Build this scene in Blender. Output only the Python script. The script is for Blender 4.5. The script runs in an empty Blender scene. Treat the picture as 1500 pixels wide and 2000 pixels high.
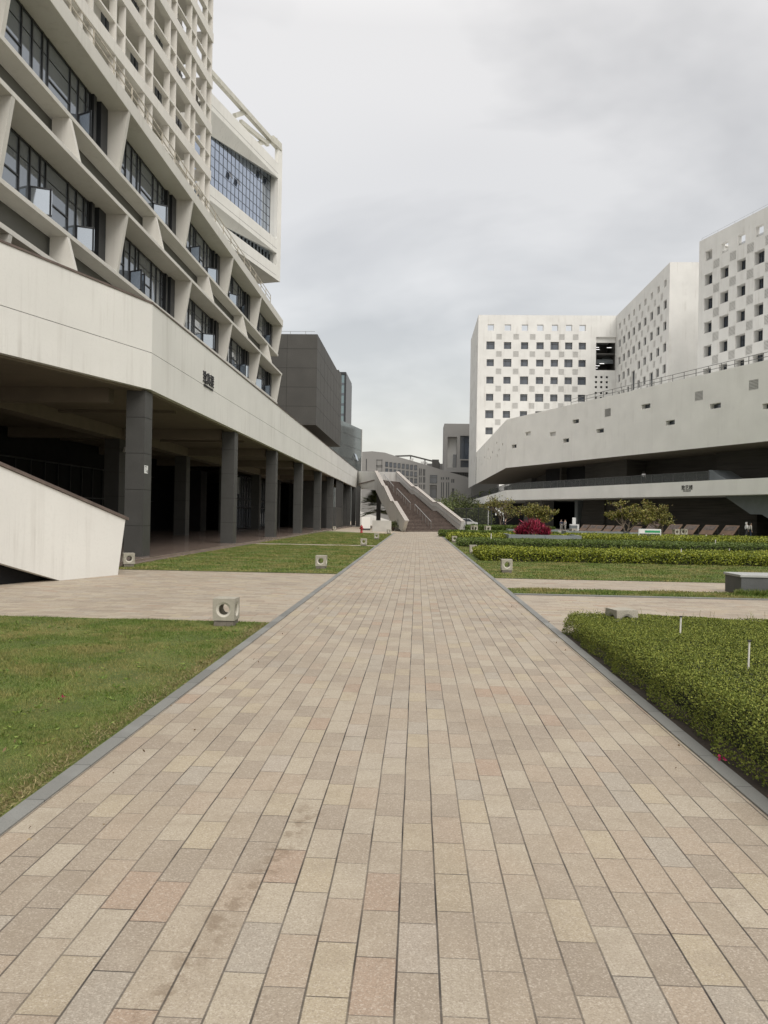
import bpy, math, random
import numpy as np
random.seed(7); rng = np.random.default_rng(7)
S = bpy.context.scene; COL = S.collection; rad = math.radians
# ------------------------------------------------------------ camera
F_ = 1450.0; H = 1.75
psi = math.atan(65 / F_); pit = 6 / F_; rol = rad(1.0)
def lc(a, x, b, y): return tuple(a * i + b * j for i, j in zip(x, y))
F0 = (-math.sin(psi), math.cos(psi), 0.); R0 = (math.cos(psi), math.sin(psi), 0.); U0 = (0., 0., 1.)
FW = lc(math.cos(pit), F0, math.sin(pit), U0); U1 = lc(math.cos(pit), U0, -math.sin(pit), F0)
RT = lc(math.cos(rol), R0, math.sin(rol), U1); UP = lc(math.cos(rol), U1, -math.sin(rol), R0)
from mathutils import Matrix, Vector
cd = bpy.data.cameras.new('camera'); cam = bpy.data.objects.new('camera', cd); COL.objects.link(cam)
cd.sensor_fit = 'HORIZONTAL'; cd.sensor_width = 36; cd.lens = 36 * F_ / 1500; cd.clip_end = 5000; cd.clip_start = .05
cam.matrix_world = Matrix(((RT[0], UP[0], -FW[0], 0), (RT[1], UP[1], -FW[1], 0), (RT[2], UP[2], -FW[2], H), (0, 0, 0, 1)))
S.camera = cam
# ------------------------------------------------------------ world, sun, exposure
SUN_EL, SUN_AZ = 46, 155          # azimuth clockwise from +Y
w = bpy.data.worlds.new('World'); S.world = w; w.use_nodes = True
nt = w.node_tree; N = nt.nodes; Lk = nt.links; N.clear()
out = N.new('ShaderNodeOutputWorld')
sky = N.new('ShaderNodeTexSky'); sky.sky_type = 'NISHITA'; sky.sun_disc = False
sky.sun_elevation = rad(SUN_EL); sky.sun_rotation = rad(SUN_AZ); sky.dust_density = 3; sky.air_density = 1.2
bs = N.new('ShaderNodeBackground'); bs.inputs[1].default_value = .05; Lk.new(sky.outputs[0], bs.inputs[0])
tc = N.new('ShaderNodeTexCoord')
mp = N.new('ShaderNodeMapping'); mp.inputs['Scale'].default_value = (1.0, 1.0, 2.2); mp.inputs['Location'].default_value = (3.1, .4, .2)
Lk.new(tc.outputs['Generated'], mp.inputs[0])
n1 = N.new('ShaderNodeTexNoise'); n1.inputs['Scale'].default_value = 1.9; n1.inputs['Detail'].default_value = 5; n1.inputs['Roughness'].default_value = .55; n1.inputs['Distortion'].default_value = .4
Lk.new(mp.outputs[0], n1.inputs[0])
cr = N.new('ShaderNodeValToRGB'); e = cr.color_ramp.elements
e[0].position = .36; e[0].color = (.535, .507, .467, 1); e[1].position = .60; e[1].color = (.775, .738, .688, 1)
Lk.new(n1.outputs[0], cr.inputs[0])
sp = N.new('ShaderNodeSeparateXYZ'); Lk.new(tc.outputs['Generated'], sp.inputs[0])
mr = N.new('ShaderNodeMapRange'); mr.inputs[1].default_value = .55; mr.inputs[2].default_value = 1; mr.inputs[3].default_value = 1.0; mr.inputs[4].default_value = 2.5
Lk.new(sp.outputs[2], mr.inputs[0])
n2_ = N.new('ShaderNodeTexNoise'); n2_.inputs['Scale'].default_value = 1.1; n2_.inputs['Detail'].default_value = 3; mp2 = N.new('ShaderNodeMapping'); mp2.inputs['Location'].default_value = (1.9, 2.2, 0); mp2.inputs['Scale'].default_value = (1, 1, 3.2); Lk.new(tc.outputs['Generated'], mp2.inputs[0]); Lk.new(mp2.outputs[0], n2_.inputs[0])
bd = N.new('ShaderNodeValToRGB'); be = bd.color_ramp.elements; be[0].position = 0; be[0].color = (1.0, 1.0, 1.0, 1); be[1].position = 1; be[1].color = (1, 1, 1, 1)
for p_, v_ in ((.15, 1.0), (.28, .86), (.40, .86), (.50, .97), (.62, 1.0)):
    q_ = be.new(p_); q_.color = (v_, v_, v_, 1)
bd.color_ramp.interpolation = 'B_SPLINE'
zz_ = N.new('ShaderNodeMath'); zz_.operation = 'MULTIPLY_ADD'; zz_.inputs[1].default_value = .35; Lk.new(n2_.outputs[0], zz_.inputs[0]); ad_ = N.new('ShaderNodeMath'); ad_.operation = 'SUBTRACT'; ad_.inputs[1].default_value = .175; Lk.new(sp.outputs[2], ad_.inputs[0]); Lk.new(ad_.outputs[0], zz_.inputs[2]); Lk.new(zz_.outputs[0], bd.inputs[0])
ml = N.new('ShaderNodeMath'); ml.operation = 'MULTIPLY'; Lk.new(mr.outputs[0], ml.inputs[0]); Lk.new(bd.outputs[0], ml.inputs[1])
bc = N.new('ShaderNodeBackground'); Lk.new(cr.outputs[0], bc.inputs[0]); Lk.new(ml.outputs[0], bc.inputs[1])
ad = N.new('ShaderNodeAddShader'); Lk.new(bs.outputs[0], ad.inputs[0]); Lk.new(bc.outputs[0], ad.inputs[1]); Lk.new(ad.outputs[0], out.inputs[0])
sd = bpy.data.lights.new('sun', 'SUN'); sd.energy = 2.0; sd.angle = rad(34); sd.color = (1, .97, .92)
so = bpy.data.objects.new('sun', sd); COL.objects.link(so)
sv = Vector((math.sin(rad(SUN_AZ)) * math.cos(rad(SUN_EL)), math.cos(rad(SUN_AZ)) * math.cos(rad(SUN_EL)), math.sin(rad(SUN_EL))))
so.rotation_euler = sv.to_track_quat('Z', 'Y').to_euler()
S.view_settings.view_transform = 'Standard'; S.view_settings.look = 'None'; S.view_settings.exposure = 0; S.view_settings.gamma = 1
S.render.engine = 'CYCLES'; S.cycles.max_bounces = 6

# ------------------------------------------------------------ pixel -> world (fits the plans of the real place to the photo)
def ray(x, y): return tuple(F_ * a + (x - 750) * b - (y - 1000) * c for a, b, c in zip(FW, RT, UP))
def G(x, y, z=0.):
    d = ray(x, y); t = (z - H) / d[2]; return (d[0] * t, d[1] * t, z)
def AX(x, y, X):
    d = ray(x, y); t = X / d[0]; return (X, d[1] * t, H + d[2] * t)
def AY(x, y, Y):
    d = ray(x, y); t = Y / d[1]; return (d[0] * t, Y, H + d[2] * t)
def AP(x, y, P, D):
    nx, ny = D[1], -D[0]; d = ray(x, y); t = (P[0] * nx + P[1] * ny) / (d[0] * nx + d[1] * ny); return (d[0] * t, d[1] * t, H + d[2] * t)

# ------------------------------------------------------------ materials
M = {}
def nodes(name):
    m = bpy.data.materials.new(name); m.use_nodes = True; M[name] = m
    t = m.node_tree; b = t.nodes['Principled BSDF']; return m, t, b
def mix(t, a, b, f, mode='MIX'):
    n = t.nodes.new('ShaderNodeMix'); n.data_type = 'RGBA'; n.blend_type = mode
    for s, v in ((n.inputs[0], f), (n.inputs[6], a), (n.inputs[7], b)):
        if hasattr(v, 'links') or hasattr(v, 'is_linked'): t.links.new(v, s)
        elif isinstance(v, (int, float)): s.default_value = v
        else: s.default_value = (*v, 1)
    return n.outputs[2]
def math_(t, op, a, b=0., c=0.):
    n = t.nodes.new('ShaderNodeMath'); n.operation = op
    for i, v in enumerate((a, b, c)):
        if hasattr(v, 'is_linked'): t.links.new(v, n.inputs[i])
        else: n.inputs[i].default_value = v
    return n.outputs[0]
def ramp(t, v, p0, p1, a=0., b=1.):
    n = t.nodes.new('ShaderNodeMapRange'); n.inputs[1].default_value = p0; n.inputs[2].default_value = p1; n.inputs[3].default_value = a; n.inputs[4].default_value = b
    t.links.new(v, n.inputs[0]); return n.outputs[0]
def pos(t, scale=(1, 1, 1)):
    g = t.nodes.new('ShaderNodeNewGeometry'); m = t.nodes.new('ShaderNodeVectorMath'); m.operation = 'MULTIPLY'; m.inputs[1].default_value = scale
    t.links.new(g.outputs['Position'], m.inputs[0]); return m.outputs[0]
def noise(t, scale, detail=3, rough=.5, sc=(1, 1, 1)):
    n = t.nodes.new('ShaderNodeTexNoise'); n.inputs['Scale'].default_value = scale; n.inputs['Detail'].default_value = detail; n.inputs['Roughness'].default_value = rough
    t.links.new(pos(t, sc), n.inputs['Vector']); return n.outputs['Fac']
def bump(t, b, h, s=.3, d=.01):
    n = t.nodes.new('ShaderNodeBump'); n.inputs['Strength'].default_value = s; n.inputs['Distance'].default_value = d
    t.links.new(h, n.inputs['Height']); t.links.new(n.outputs[0], b.inputs['Normal'])
def plain(name, col, rough=.7, var=.12, vs=1.5, metal=0., fine=0., fs=60, spec=.5):
    m, t, b = nodes(name); b.inputs['Roughness'].default_value = rough; b.inputs['Metallic'].default_value = metal; b.inputs['Specular IOR Level'].default_value = spec
    c = mix(t, tuple(x * (1 - var) for x in col), tuple(min(1, x * (1 + var)) for x in col), ramp(t, noise(t, vs, 4), .3, .7))
    if fine:
        f = noise(t, fs, 2); c = mix(t, c, tuple(x * (1 - fine) for x in col), ramp(t, f, .45, .7)); bump(t, b, f, .2, .004)
    t.links.new(c, b.inputs['Base Color']); return m
def wallmat(name, col, stain=(.25, .22, .18), amt=.5, sx=4.5, rough=.75):
    m, t, b = nodes(name); b.inputs['Roughness'].default_value = rough; b.inputs['Specular IOR Level'].default_value = .25
    c = mix(t, tuple(x * .93 for x in col), tuple(x * 1.04 for x in col), ramp(t, noise(t, .35, 5), .3, .7))
    st = ramp(t, noise(t, sx, 5, .65, (1, 1, .045)), .50, .74); br = ramp(t, noise(t, .5, 3), .4, .65)
    c = mix(t, c, stain, math_(t, 'MULTIPLY', math_(t, 'MULTIPLY', st, br), amt))
    fine = noise(t, 14, 4, .6); c = mix(t, c, tuple(x * .86 for x in col), ramp(t, fine, .5, .85, 0, .5))
    bump(t, b, fine, .12, .01); t.links.new(c, b.inputs['Base Color']); return m
WHITE = wallmat('white_render', (.69, .685, .65), amt=.38)
LATT = wallmat('lattice_render', (.60, .587, .545), amt=.3, sx=3)
TOWR = wallmat('tower_render', (.63, .612, .57), amt=.3)
BWHITE = wallmat('perforated_render', (.625, .622, .60), amt=.4, sx=1.2)
LWHITE = wallmat('podium_render', (.78, .775, .735), amt=.16, sx=1.)
COPE = plain('dark_coping', (.13, .10, .085), .7, .3, 3, fine=.4)
CEIL = plain('shaded_ceiling', (.165, .138, .105), .8, .08)  # wall cream darkened in colour to deepen the undercroft shade
COLM = plain('grey_tile', (.056, .056, .053), .5, .12, 2.2, fine=.25, fs=90)
DARKW = plain('dark_cladding', (.062, .06, .055), .6, .14, .6, fine=.1, fs=8)
JOINT = plain('joint_shadow', (.025, .024, .022), .9, .1)
SPAN = plain('spandrel_grey', (.115, .115, .105), .7, .08, 1)
FRAME = plain('window_frame', (.03, .032, .035), .4, .1, metal=.3)
BLACK = plain('dark_interior', (.010, .010, .011), .6, .3, spec=.15)  # near-black colour standing in for the shade inside halls, recesses and voids
STEEL = plain('steel_rail', (.35, .35, .34), .35, .1, metal=.8)
RUSTY = plain('painted_rail', (.38, .35, .29), .6, .3, 6)
BEAM = plain('steel_beam', (.50, .49, .43), .6, .1)
GREYC = plain('far_concrete', (.255, .25, .24), .85, .07, .1)
GREYD = plain('far_dark_stone', (.15, .148, .142), .85, .08, .1)
REDP = plain('red_panel', (.11, .028, .025), .7, .1)
CONC = plain('cast_concrete', (.37, .345, .285), .85, .1, 9, fine=.45, fs=120)
CONCF = plain('flared_concrete', (.50, .475, .41), .85, .06, 9, fine=.3, fs=120)
PLINTH = plain('plinth_stone', (.17, .15, .125), .85, .2, 9, fine=.3)
STONE = plain('granite_block', (.085, .09, .09), .6, .15, 3, fine=.5, fs=150)
STONET = plain('granite_top', (.36, .37, .36), .6, .1, 3, fine=.3, fs=150)
FLOORT = plain('polished_floor', (.20, .155, .13), .18, .15, 1.2)
RISER = plain('stair_brick', (.07, .05, .042), .8, .35, 3, fine=.3, fs=30)
TREAD = plain('stair_tread', (.175, .14, .12), .8, .3, 3)
COPES = plain('stair_coping', (.38, .35, .32), .8, .15, 4, fine=.2)
CAST = plain('stratified_concrete', (.045, .042, .036), .8, .3, .5)
SOIL = plain('soil', (.035, .026, .018), .95, .4, 8, fine=.4)
BARK = plain('bark', (.13, .10, .075), .9, .3, 8, fine=.3)
PIPE = plain('plastic_pipe', (.62, .60, .56), .5, .05)
RED = plain('hydrant_paint', (.30, .014, .016), .4, .1)
SIGNW = plain('sign_white', (.72, .73, .72), .4, .03)
SIGNG = plain('sign_green', (.03, .27, .11), .4, .05)
SIGNB = plain('sign_blue', (.02, .12, .42), .4, .05)
INK = plain('lettering', (.012, .012, .014), .4, .1)
BOARD = plain('display_board_wood', (.12, .072, .042), .6, .2, 2)
BOARDP = plain('board_print', (.075, .055, .045), .6, .6, 3.5)
PRECAST = plain('precast_grey', (.17, .19, .20), .6, .08)
VENTB = plain('vent_back', (.24, .235, .22), .8, .05)
GRILLE = plain('vent_slat', (.36, .36, .345), .7, .05)
def glass(name, col, rough=.03, var=0., spec=.9, metal=0.):
    m, t, b = nodes(name); b.inputs['Roughness'].default_value = rough; b.inputs['Specular IOR Level'].default_value = spec; b.inputs['Metallic'].default_value = metal
    b.inputs['IOR'].default_value = 1.6
    n = t.nodes.new('ShaderNodeTexNoise'); n.inputs['Scale'].default_value = .7; t.links.new(pos(t), n.inputs['Vector'])
    bump(t, b, n.outputs['Fac'], .03, .12)
    b.inputs['Base Color'].default_value = (*col, 1); return m
GLASS = glass('window_glass', (.28, .31, .345), .02, metal=.55)
GLASSB = glass('blue_glass', (.50, .56, .66), .05, metal=.9)
GLASSD = glass('dark_glass', (.05, .062, .082), .1, spec=.8)
CAUTL = glass('curtain_wall', (.19, .25, .265), .08, metal=.8)
PANEG = glass('open_pane', (.42, .47, .52), .05, metal=.75)
def clearglass():
    m, t, b = nodes('clear_glass'); b.inputs['Base Color'].default_value = (.10, .11, .11, 1); b.inputs['Roughness'].default_value = .1; b.inputs['Specular IOR Level'].default_value = .25; b.inputs['Alpha'].default_value = .3; return m
CLEAR = clearglass()
def emis(name, col, s):
    m, t, b = nodes(name); b.inputs['Emission Color'].default_value = (*col, 1); b.inputs['Emission Strength'].default_value = s; b.inputs['Base Color'].default_value = (*col, 1); return m
LAMP = emis('ceiling_lamp', (1, .98, .95), 1.6)
def strat():
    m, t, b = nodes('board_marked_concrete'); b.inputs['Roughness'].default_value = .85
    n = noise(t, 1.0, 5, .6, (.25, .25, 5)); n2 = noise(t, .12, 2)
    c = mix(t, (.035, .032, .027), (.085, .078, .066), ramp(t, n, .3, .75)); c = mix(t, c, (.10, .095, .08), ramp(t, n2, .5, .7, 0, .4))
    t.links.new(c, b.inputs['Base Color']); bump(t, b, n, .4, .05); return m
STRAT = strat()
def paving(name, swap, Wd=.164, Ln=.345, gain=1., off=0., worn=1., trail=None):
    m, t, b = nodes(name); b.inputs['Specular IOR Level'].default_value = .3
    s = t.nodes.new('ShaderNodeSeparateXYZ'); t.links.new(pos(t), s.inputs[0])
    a, c_ = (s.outputs[1], s.outputs[0]) if swap else (s.outputs[0], s.outputs[1])
    a = math_(t, 'ADD', a, off)
    wob = math_(t, 'MULTIPLY', math_(t, 'SUBTRACT', noise(t, .9, 2), .5), .012)
    ra = math_(t, 'DIVIDE', math_(t, 'ADD', a, wob), Wd); row = math_(t, 'FLOOR', ra); fr = math_(t, 'FRACT', ra)
    wn = t.nodes.new('ShaderNodeTexWhiteNoise'); wn.noise_dimensions = '1D'; t.links.new(row, wn.inputs['W'])
    rc = math_(t, 'ADD', math_(t, 'DIVIDE', c_, Ln), math_(t, 'MULTIPLY', wn.outputs['Value'], 3.)); colm = math_(t, 'FLOOR', rc); fc = math_(t, 'FRACT', rc)
    cv = t.nodes.new('ShaderNodeCombineXYZ'); t.links.new(row, cv.inputs[0]); t.links.new(colm, cv.inputs[1])
    w2 = t.nodes.new('ShaderNodeTexWhiteNoise'); w2.noise_dimensions = '2D'; t.links.new(cv.outputs[0], w2.inputs['Vector'])
    cr = t.nodes.new('ShaderNodeValToRGB'); t.links.new(w2.outputs['Value'], cr.inputs[0]); el = cr.color_ramp
    el.interpolation = 'CONSTANT'
    pal = [(0, (.40, .332, .25)), (.15, (.45, .385, .295)), (.28, (.35, .292, .228)), (.42, (.475, .42, .33)), (.54, (.43, .345, .26)), (.64, (.315, .265, .21)), (.73, (.49, .43, .33)), (.80, (.475, .405, .285)), (.87, (.40, .365, .31)), (.94, (.40, .285, .21)), (.975, (.45, .40, .34))]
    el.elements[0].position = 0; el.elements[0].color = (*[x * gain for x in pal[0][1]], 1); el.elements[1].position = pal[1][0]; el.elements[1].color = (*[x * gain for x in pal[1][1]], 1)
    for p_, c in pal[2:]:
        q = el.elements.new(p_); q.color = (*[x * gain for x in c], 1)
    base = cr.outputs[0]
    big = noise(t, .45, 4, .55); base = mix(t, base, (.42 * gain, .36 * gain, .278 * gain), .36)
    base = mix(t, base, tuple(gain * x for x in (.23, .185, .145)), ramp(t, big, .48, .72, 0, .55 * worn))
    base = mix(t, base, tuple(gain * x for x in (.44, .29, .19)), ramp(t, noise(t, .38, 3, .5, (1, 1, 1)), .58, .75, 0, .45 * worn))
    base = mix(t, base, tuple(gain * x for x in (.46, .41, .34)), ramp(t, noise(t, 1.3, 4, .6), .55, .8, 0, .4))
    sp1 = noise(t, 150, 2, .6); base = mix(t, base, (.17, .13, .10), ramp(t, sp1, .48, .66, 0, .5))
    sp2 = noise(t, 110, 2, .6, (1, 1.3, 1)); base = mix(t, base, (.60, .54, .46), ramp(t, sp2, .52, .70, 0, .45))
    # a line of darker spilt stains and blotches
    base = mix(t, base, tuple(gain * x for x in (.30, .245, .18)), ramp(t, noise(t, 4.2, 5, .65), .5, .72, 0, .38)); base = mix(t, base, tuple(gain * x for x in (.50, .44, .35)), ramp(t, noise(t, 6.1, 5, .65, (1, 1, 2)), .55, .75, 0, .4))
    st = ramp(t, noise(t, 5.5, 4, .65), .62, .70); st2 = ramp(t, noise(t, .55, 2), .56, .62)
    base = mix(t, base, (.15, .11, .075), math_(t, 'MULTIPLY', math_(t, 'MULTIPLY', st, st2), .5))
    if trail:
        g_ = t.nodes.new('ShaderNodeSeparateXYZ'); t.links.new(pos(t), g_.inputs[0])
        (xa, ya), (xb, yb) = trail; L_ = math.hypot(xb - xa, yb - ya); nx, ny = -(yb - ya) / L_, (xb - xa) / L_
        dd = math_(t, 'ADD', math_(t, 'MULTIPLY', g_.outputs[0], nx), math_(t, 'MULTIPLY_ADD', g_.outputs[1], ny, -(nx * xa + ny * ya)))
        dd = math_(t, 'ABSOLUTE', math_(t, 'ADD', dd, math_(t, 'MULTIPLY', math_(t, 'SUBTRACT', noise(t, 3.5, 2), .5), .12)))
        al = math_(t, 'ADD', math_(t, 'MULTIPLY', g_.outputs[0], (xb - xa) / L_), math_(t, 'MULTIPLY_ADD', g_.outputs[1], (yb - ya) / L_, -((xb - xa) / L_ * xa + (yb - ya) / L_ * ya)))
        win = math_(t, 'MULTIPLY', ramp(t, al, -.1, .1), ramp(t, al, L_ - .1, L_ + .15, 1, 0))
        blot = ramp(t, noise(t, 8, 5, .7), .47, .56)
        base = mix(t, base, (.155, .11, .07), math_(t, 'MULTIPLY', math_(t, 'MULTIPLY', ramp(t, dd, .035, .10, 1, 0), blot), math_(t, 'MULTIPLY', win, .5)))
        fine_ = ramp(t, noise(t, 26, 4, .7), .66, .74); base = mix(t, base, (.09, .07, .055), math_(t, 'MULTIPLY', fine_, math_(t, 'MULTIPLY', ramp(t, noise(t, 1.6, 2), .5, .7), .55)))
    jv = ramp(t, noise(t, 2.3, 3), .35, .65, .55, 1.0)
    da = math_(t, 'MULTIPLY', math_(t, 'MINIMUM', fr, math_(t, 'SUBTRACT', 1., fr)), Wd)
    dc = math_(t, 'MULTIPLY', math_(t, 'MINIMUM', fc, math_(t, 'SUBTRACT', 1., fc)), Ln)
    wna = t.nodes.new('ShaderNodeTexWhiteNoise'); wna.noise_dimensions = '1D'; t.links.new(math_(t, 'ADD', math_(t, 'ROUND', ra), 77.), wna.inputs['W'])
    ja = math_(t, 'MULTIPLY', ramp(t, da, .0026, .0058, 1, 0), math_(t, 'MULTIPLY', ramp(t, wna.outputs['Value'], 0, 1, .65, 1.), jv))
    jc = math_(t, 'MULTIPLY', ramp(t, dc, .0014, .0042, 1, 0), math_(t, 'MULTIPLY', ramp(t, w2.outputs['Value'], 0, 1, .35, 1.), jv))
    j = math_(t, 'MAXIMUM', ja, jc)
    base = mix(t, base, (.012, .011, .012), j)
    t.links.new(base, b.inputs['Base Color'])
    t.links.new(ramp(t, w2.outputs['Value'], 0, 1, .55, .8), b.inputs['Roughness'])
    hgt = math_(t, 'SUBTRACT', math_(t, 'ADD', math_(t, 'MULTIPLY', sp1, .12), math_(t, 'MULTIPLY', w2.outputs['Value'], .12)), j)
    bump(t, b, hgt, .55, .004); return m
PAV = paving('path_pavers', False, off=.05, gain=.80, trail=((-.58, 4.45), (-.90, 2.55)))
PAVX = paving('cross_pavers', True, Wd=.164, Ln=.345, gain=.84, worn=.8)
PLAZA = paving('plaza_pavers', True, Wd=.4, Ln=.8, gain=.95)
def kerbmat():
    m, t, b = nodes('kerb_granite'); b.inputs['Roughness'].default_value = .6
    s = t.nodes.new('ShaderNodeSeparateXYZ'); t.links.new(pos(t), s.inputs[0])
    r = math_(t, 'DIVIDE', s.outputs[1], .62); f = math_(t, 'FRACT', r)
    wn = t.nodes.new('ShaderNodeTexWhiteNoise'); wn.noise_dimensions = '1D'; t.links.new(math_(t, 'FLOOR', r), wn.inputs['W'])
    c = mix(t, (.15, .15, .14), (.215, .215, .20), wn.outputs['Value']); c = mix(t, c, (.11, .12, .12), ramp(t, noise(t, 120, 2), .45, .75, 0, .6))
    c = mix(t, c, (.25, .255, .245), ramp(t, noise(t, 3, 4, .6), .55, .75, 0, .5))
    j = ramp(t, math_(t, 'MINIMUM', f, math_(t, 'SUBTRACT', 1., f)), .003, .008, 1, 0)
    t.links.new(mix(t, c, (.04, .04, .04), j), b.inputs['Base Color']); return m
KERB = kerbmat()
def greens(name, cols, rough=.6, patch=None, ps=.5, trans=.0):
    m, t, b = nodes(name); b.inputs['Roughness'].default_value = rough; b.inputs['Specular IOR Level'].default_value = .3
    g = t.nodes.new('ShaderNodeNewGeometry'); cr = t.nodes.new('ShaderNodeValToRGB'); t.links.new(g.outputs['Random Per Island'], cr.inputs[0])
    n = len(cols); el = cr.color_ramp.elements; el[0].color = (*cols[0], 1); el[1].color = (*cols[-1], 1)
    for i, c in enumerate(cols[1:-1]): q = el.new((i + 1) / (n - 1)); q.color = (*c, 1)
    c = cr.outputs[0]
    if patch:
        pn = ramp(t, noise(t, ps, 5, .65), .44, .60); c = mix(t, c, patch, math_(t, 'MULTIPLY', pn, ramp(t, g.outputs['Random Per Island'], .1, .9, .35, .95)))
    if trans:
        b.inputs['Subsurface Weight'].default_value = 0
    t.links.new(c, b.inputs['Base Color']); return m
GRASSB = greens('grass_blade', [(.042, .078, .009), (.068, .118, .015), (.095, .152, .021), (.135, .182, .033), (.21, .21, .07)], patch=(.31, .25, .10), ps=.8)
GRASSG = plain('grass_ground', (.095, .125, .024), .95, .35, 1.2, fine=.45, fs=45)
LEAFN = greens('hedge_leaf', [(.055, .074, .014), (.10, .128, .020), (.14, .17, .026), (.185, .21, .034), (.25, .26, .055)], .75)
LEAFY = greens('yellow_hedge_leaf', [(.05, .07, .010), (.12, .15, .016), (.23, .26, .028), (.33, .34, .045)], .5)
LEAFD = greens('green_hedge_leaf', [(.04, .065, .014), (.09, .13, .026), (.15, .20, .042)], .5)
LEAFT = greens('tree_leaf', [(.07, .075, .018), (.15, .15, .035), (.23, .22, .048), (.17, .115, .04)], .5)
LEAFF = greens('far_leaf', [(.045, .06, .022), (.09, .115, .038), (.14, .16, .055)], .6)
LEAFR = greens('red_leaf', [(.05, .004, .010), (.16, .008, .026), (.36, .03, .075), (.10, .02, .02)], .45)
PETAL = plain('petal', (.35, .01, .07), .6, .1)

# ------------------------------------------------------------ object helpers
def tag(o, label=None, cat=None, group=None, kind=None):
    for k, v in (('label', label), ('category', cat), ('group', group), ('kind', kind)):
        if v: o[k] = v
    return o
def empty(name, loc, label, cat, group=None):
    o = bpy.data.objects.new(name, None); o.location = loc; o.empty_display_size = .3; COL.objects.link(o); return tag(o, label, cat, group)
def wloc(p):
    v = Vector((0, 0, 0))
    while p is not None: v = v + Vector(p.location); p = p.parent
    return v
class MB:
    def __init__(s): s.v = []; s.f = []; s.m = []
    def poly(s, pts, m=0):
        i = len(s.v); s.v += [tuple(p) for p in pts]; s.f.append(tuple(range(i, i + len(pts)))); s.m.append(m); return s
    def hexa(s, p, m=0):   # p: 4 bottom (ccw) + 4 top
        i = len(s.v); s.v += [tuple(q) for q in p]
        for f in ((0, 3, 2, 1), (4, 5, 6, 7), (0, 1, 5, 4), (1, 2, 6, 5), (2, 3, 7, 6), (3, 0, 4, 7)): s.f.append(tuple(i + k for k in f)); s.m.append(m)
        return s
    def box(s, x0, x1, y0, y1, z0, z1, m=0):
        return s.hexa([(x0, y0, z0), (x1, y0, z0), (x1, y1, z0), (x0, y1, z0), (x0, y0, z1), (x1, y0, z1), (x1, y1, z1), (x0, y1, z1)], m)
    def prism(s, pts, d, m=0):  # polygon pts extruded by vector d
        n = len(pts); i = len(s.v); s.v += [tuple(p) for p in pts] + [tuple(a + b for a, b in zip(p, d)) for p in pts]
        s.f.append(tuple(range(i, i + n))); s.m.append(m); s.f.append(tuple(range(i + 2 * n - 1, i + n - 1, -1))); s.m.append(m)
        for k in range(n): s.f.append((i + k, i + n + k, i + n + (k + 1) % n, i + (k + 1) % n)); s.m.append(m)
        return s
    def bar(s, a, b, wd, ht=None, m=0, up=(0, 0, 1)):
        ht = ht or wd; A = Vector(a); B = Vector(b); d = (B - A).normalized(); u = Vector(up)
        if abs(d.dot(u)) > .99: u = Vector((1, 0, 0))
        r = d.cross(u).normalized() * wd / 2; q = r.cross(d).normalized() * ht / 2
        return s.hexa([A - r - q, A + r - q, B + r - q, B - r - q, A - r + q, A + r + q, B + r + q, B - r + q], m)
    def tube(s, pts, rs, n=8, m=0, cap=True):
        rings = []
        for k, p in enumerate(pts):
            p = Vector(p); d = (Vector(pts[min(k + 1, len(pts) - 1)]) - Vector(pts[max(k - 1, 0)])).normalized()
            u = Vector((0, 0, 1)) if abs(d.z) < .95 else Vector((1, 0, 0)); r = d.cross(u).normalized(); q = r.cross(d)
            i = len(s.v); rr = rs[k] if hasattr(rs, '__len__') else rs
            s.v += [tuple(p + (r * math.cos(2 * math.pi * j / n) + q * math.sin(2 * math.pi * j / n)) * rr) for j in range(n)]; rings.append(i)
        for a, b in zip(rings, rings[1:]):
            for j in range(n): s.f.append((a + j, a + (j + 1) % n, b + (j + 1) % n, b + j)); s.m.append(m)
        if cap: s.f.append(tuple(rings[0] + j for j in range(n))[::-1]); s.m.append(m); s.f.append(tuple(rings[-1] + j for j in range(n))); s.m.append(m)
        return s
    def build(s, name, mats, parent=None, smooth=False, bev=0, loc=None):
        me = bpy.data.meshes.new(name)
        off = wloc(parent) if parent is not None else Vector((0, 0, 0))
        if loc is not None: off = off + Vector(loc)
        me.from_pydata([(a - off.x, b - off.y, c - off.z) for a, b, c in s.v], [], s.f)
        for m in (mats if isinstance(mats, (list, tuple)) else [mats]): me.materials.append(m)
        me.polygons.foreach_set('material_index', s.m)
        if smooth: me.polygons.foreach_set('use_smooth', [True] * len(s.f))
        me.update(); o = bpy.data.objects.new(name, me); COL.objects.link(o)
        if parent is not None: o.parent = parent
        if loc is not None: o.location = loc
        if bev:
            b = o.modifiers.new('bevel', 'BEVEL'); b.width = bev; b.segments = 2; b.limit_method = 'ANGLE'
        return o
def cp(o, parent=None, loc=None):
    c = o.copy(); COL.objects.link(c); c.parent = parent
    if loc is not None: c.location = loc
    for ch in o.children: cp(ch, c)
    return c
def np_faces(name, V, mat, parent=None):
    n, k = V.shape[:2]; off = wloc(parent) if parent is not None else Vector((0, 0, 0))
    V = V - np.array(off); me = bpy.data.meshes.new(name)
    me.vertices.add(n * k); me.vertices.foreach_set('co', V.astype(np.float32).ravel())
    me.loops.add(n * k); me.loops.foreach_set('vertex_index', np.arange(n * k, dtype=np.int32))
    me.polygons.add(n); me.polygons.foreach_set('loop_start', np.arange(0, n * k, k, dtype=np.int32))
    me.materials.append(mat); me.update(calc_edges=True)
    o = bpy.data.objects.new(name, me); COL.objects.link(o)
    if parent is not None: o.parent = parent
    return o
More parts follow.
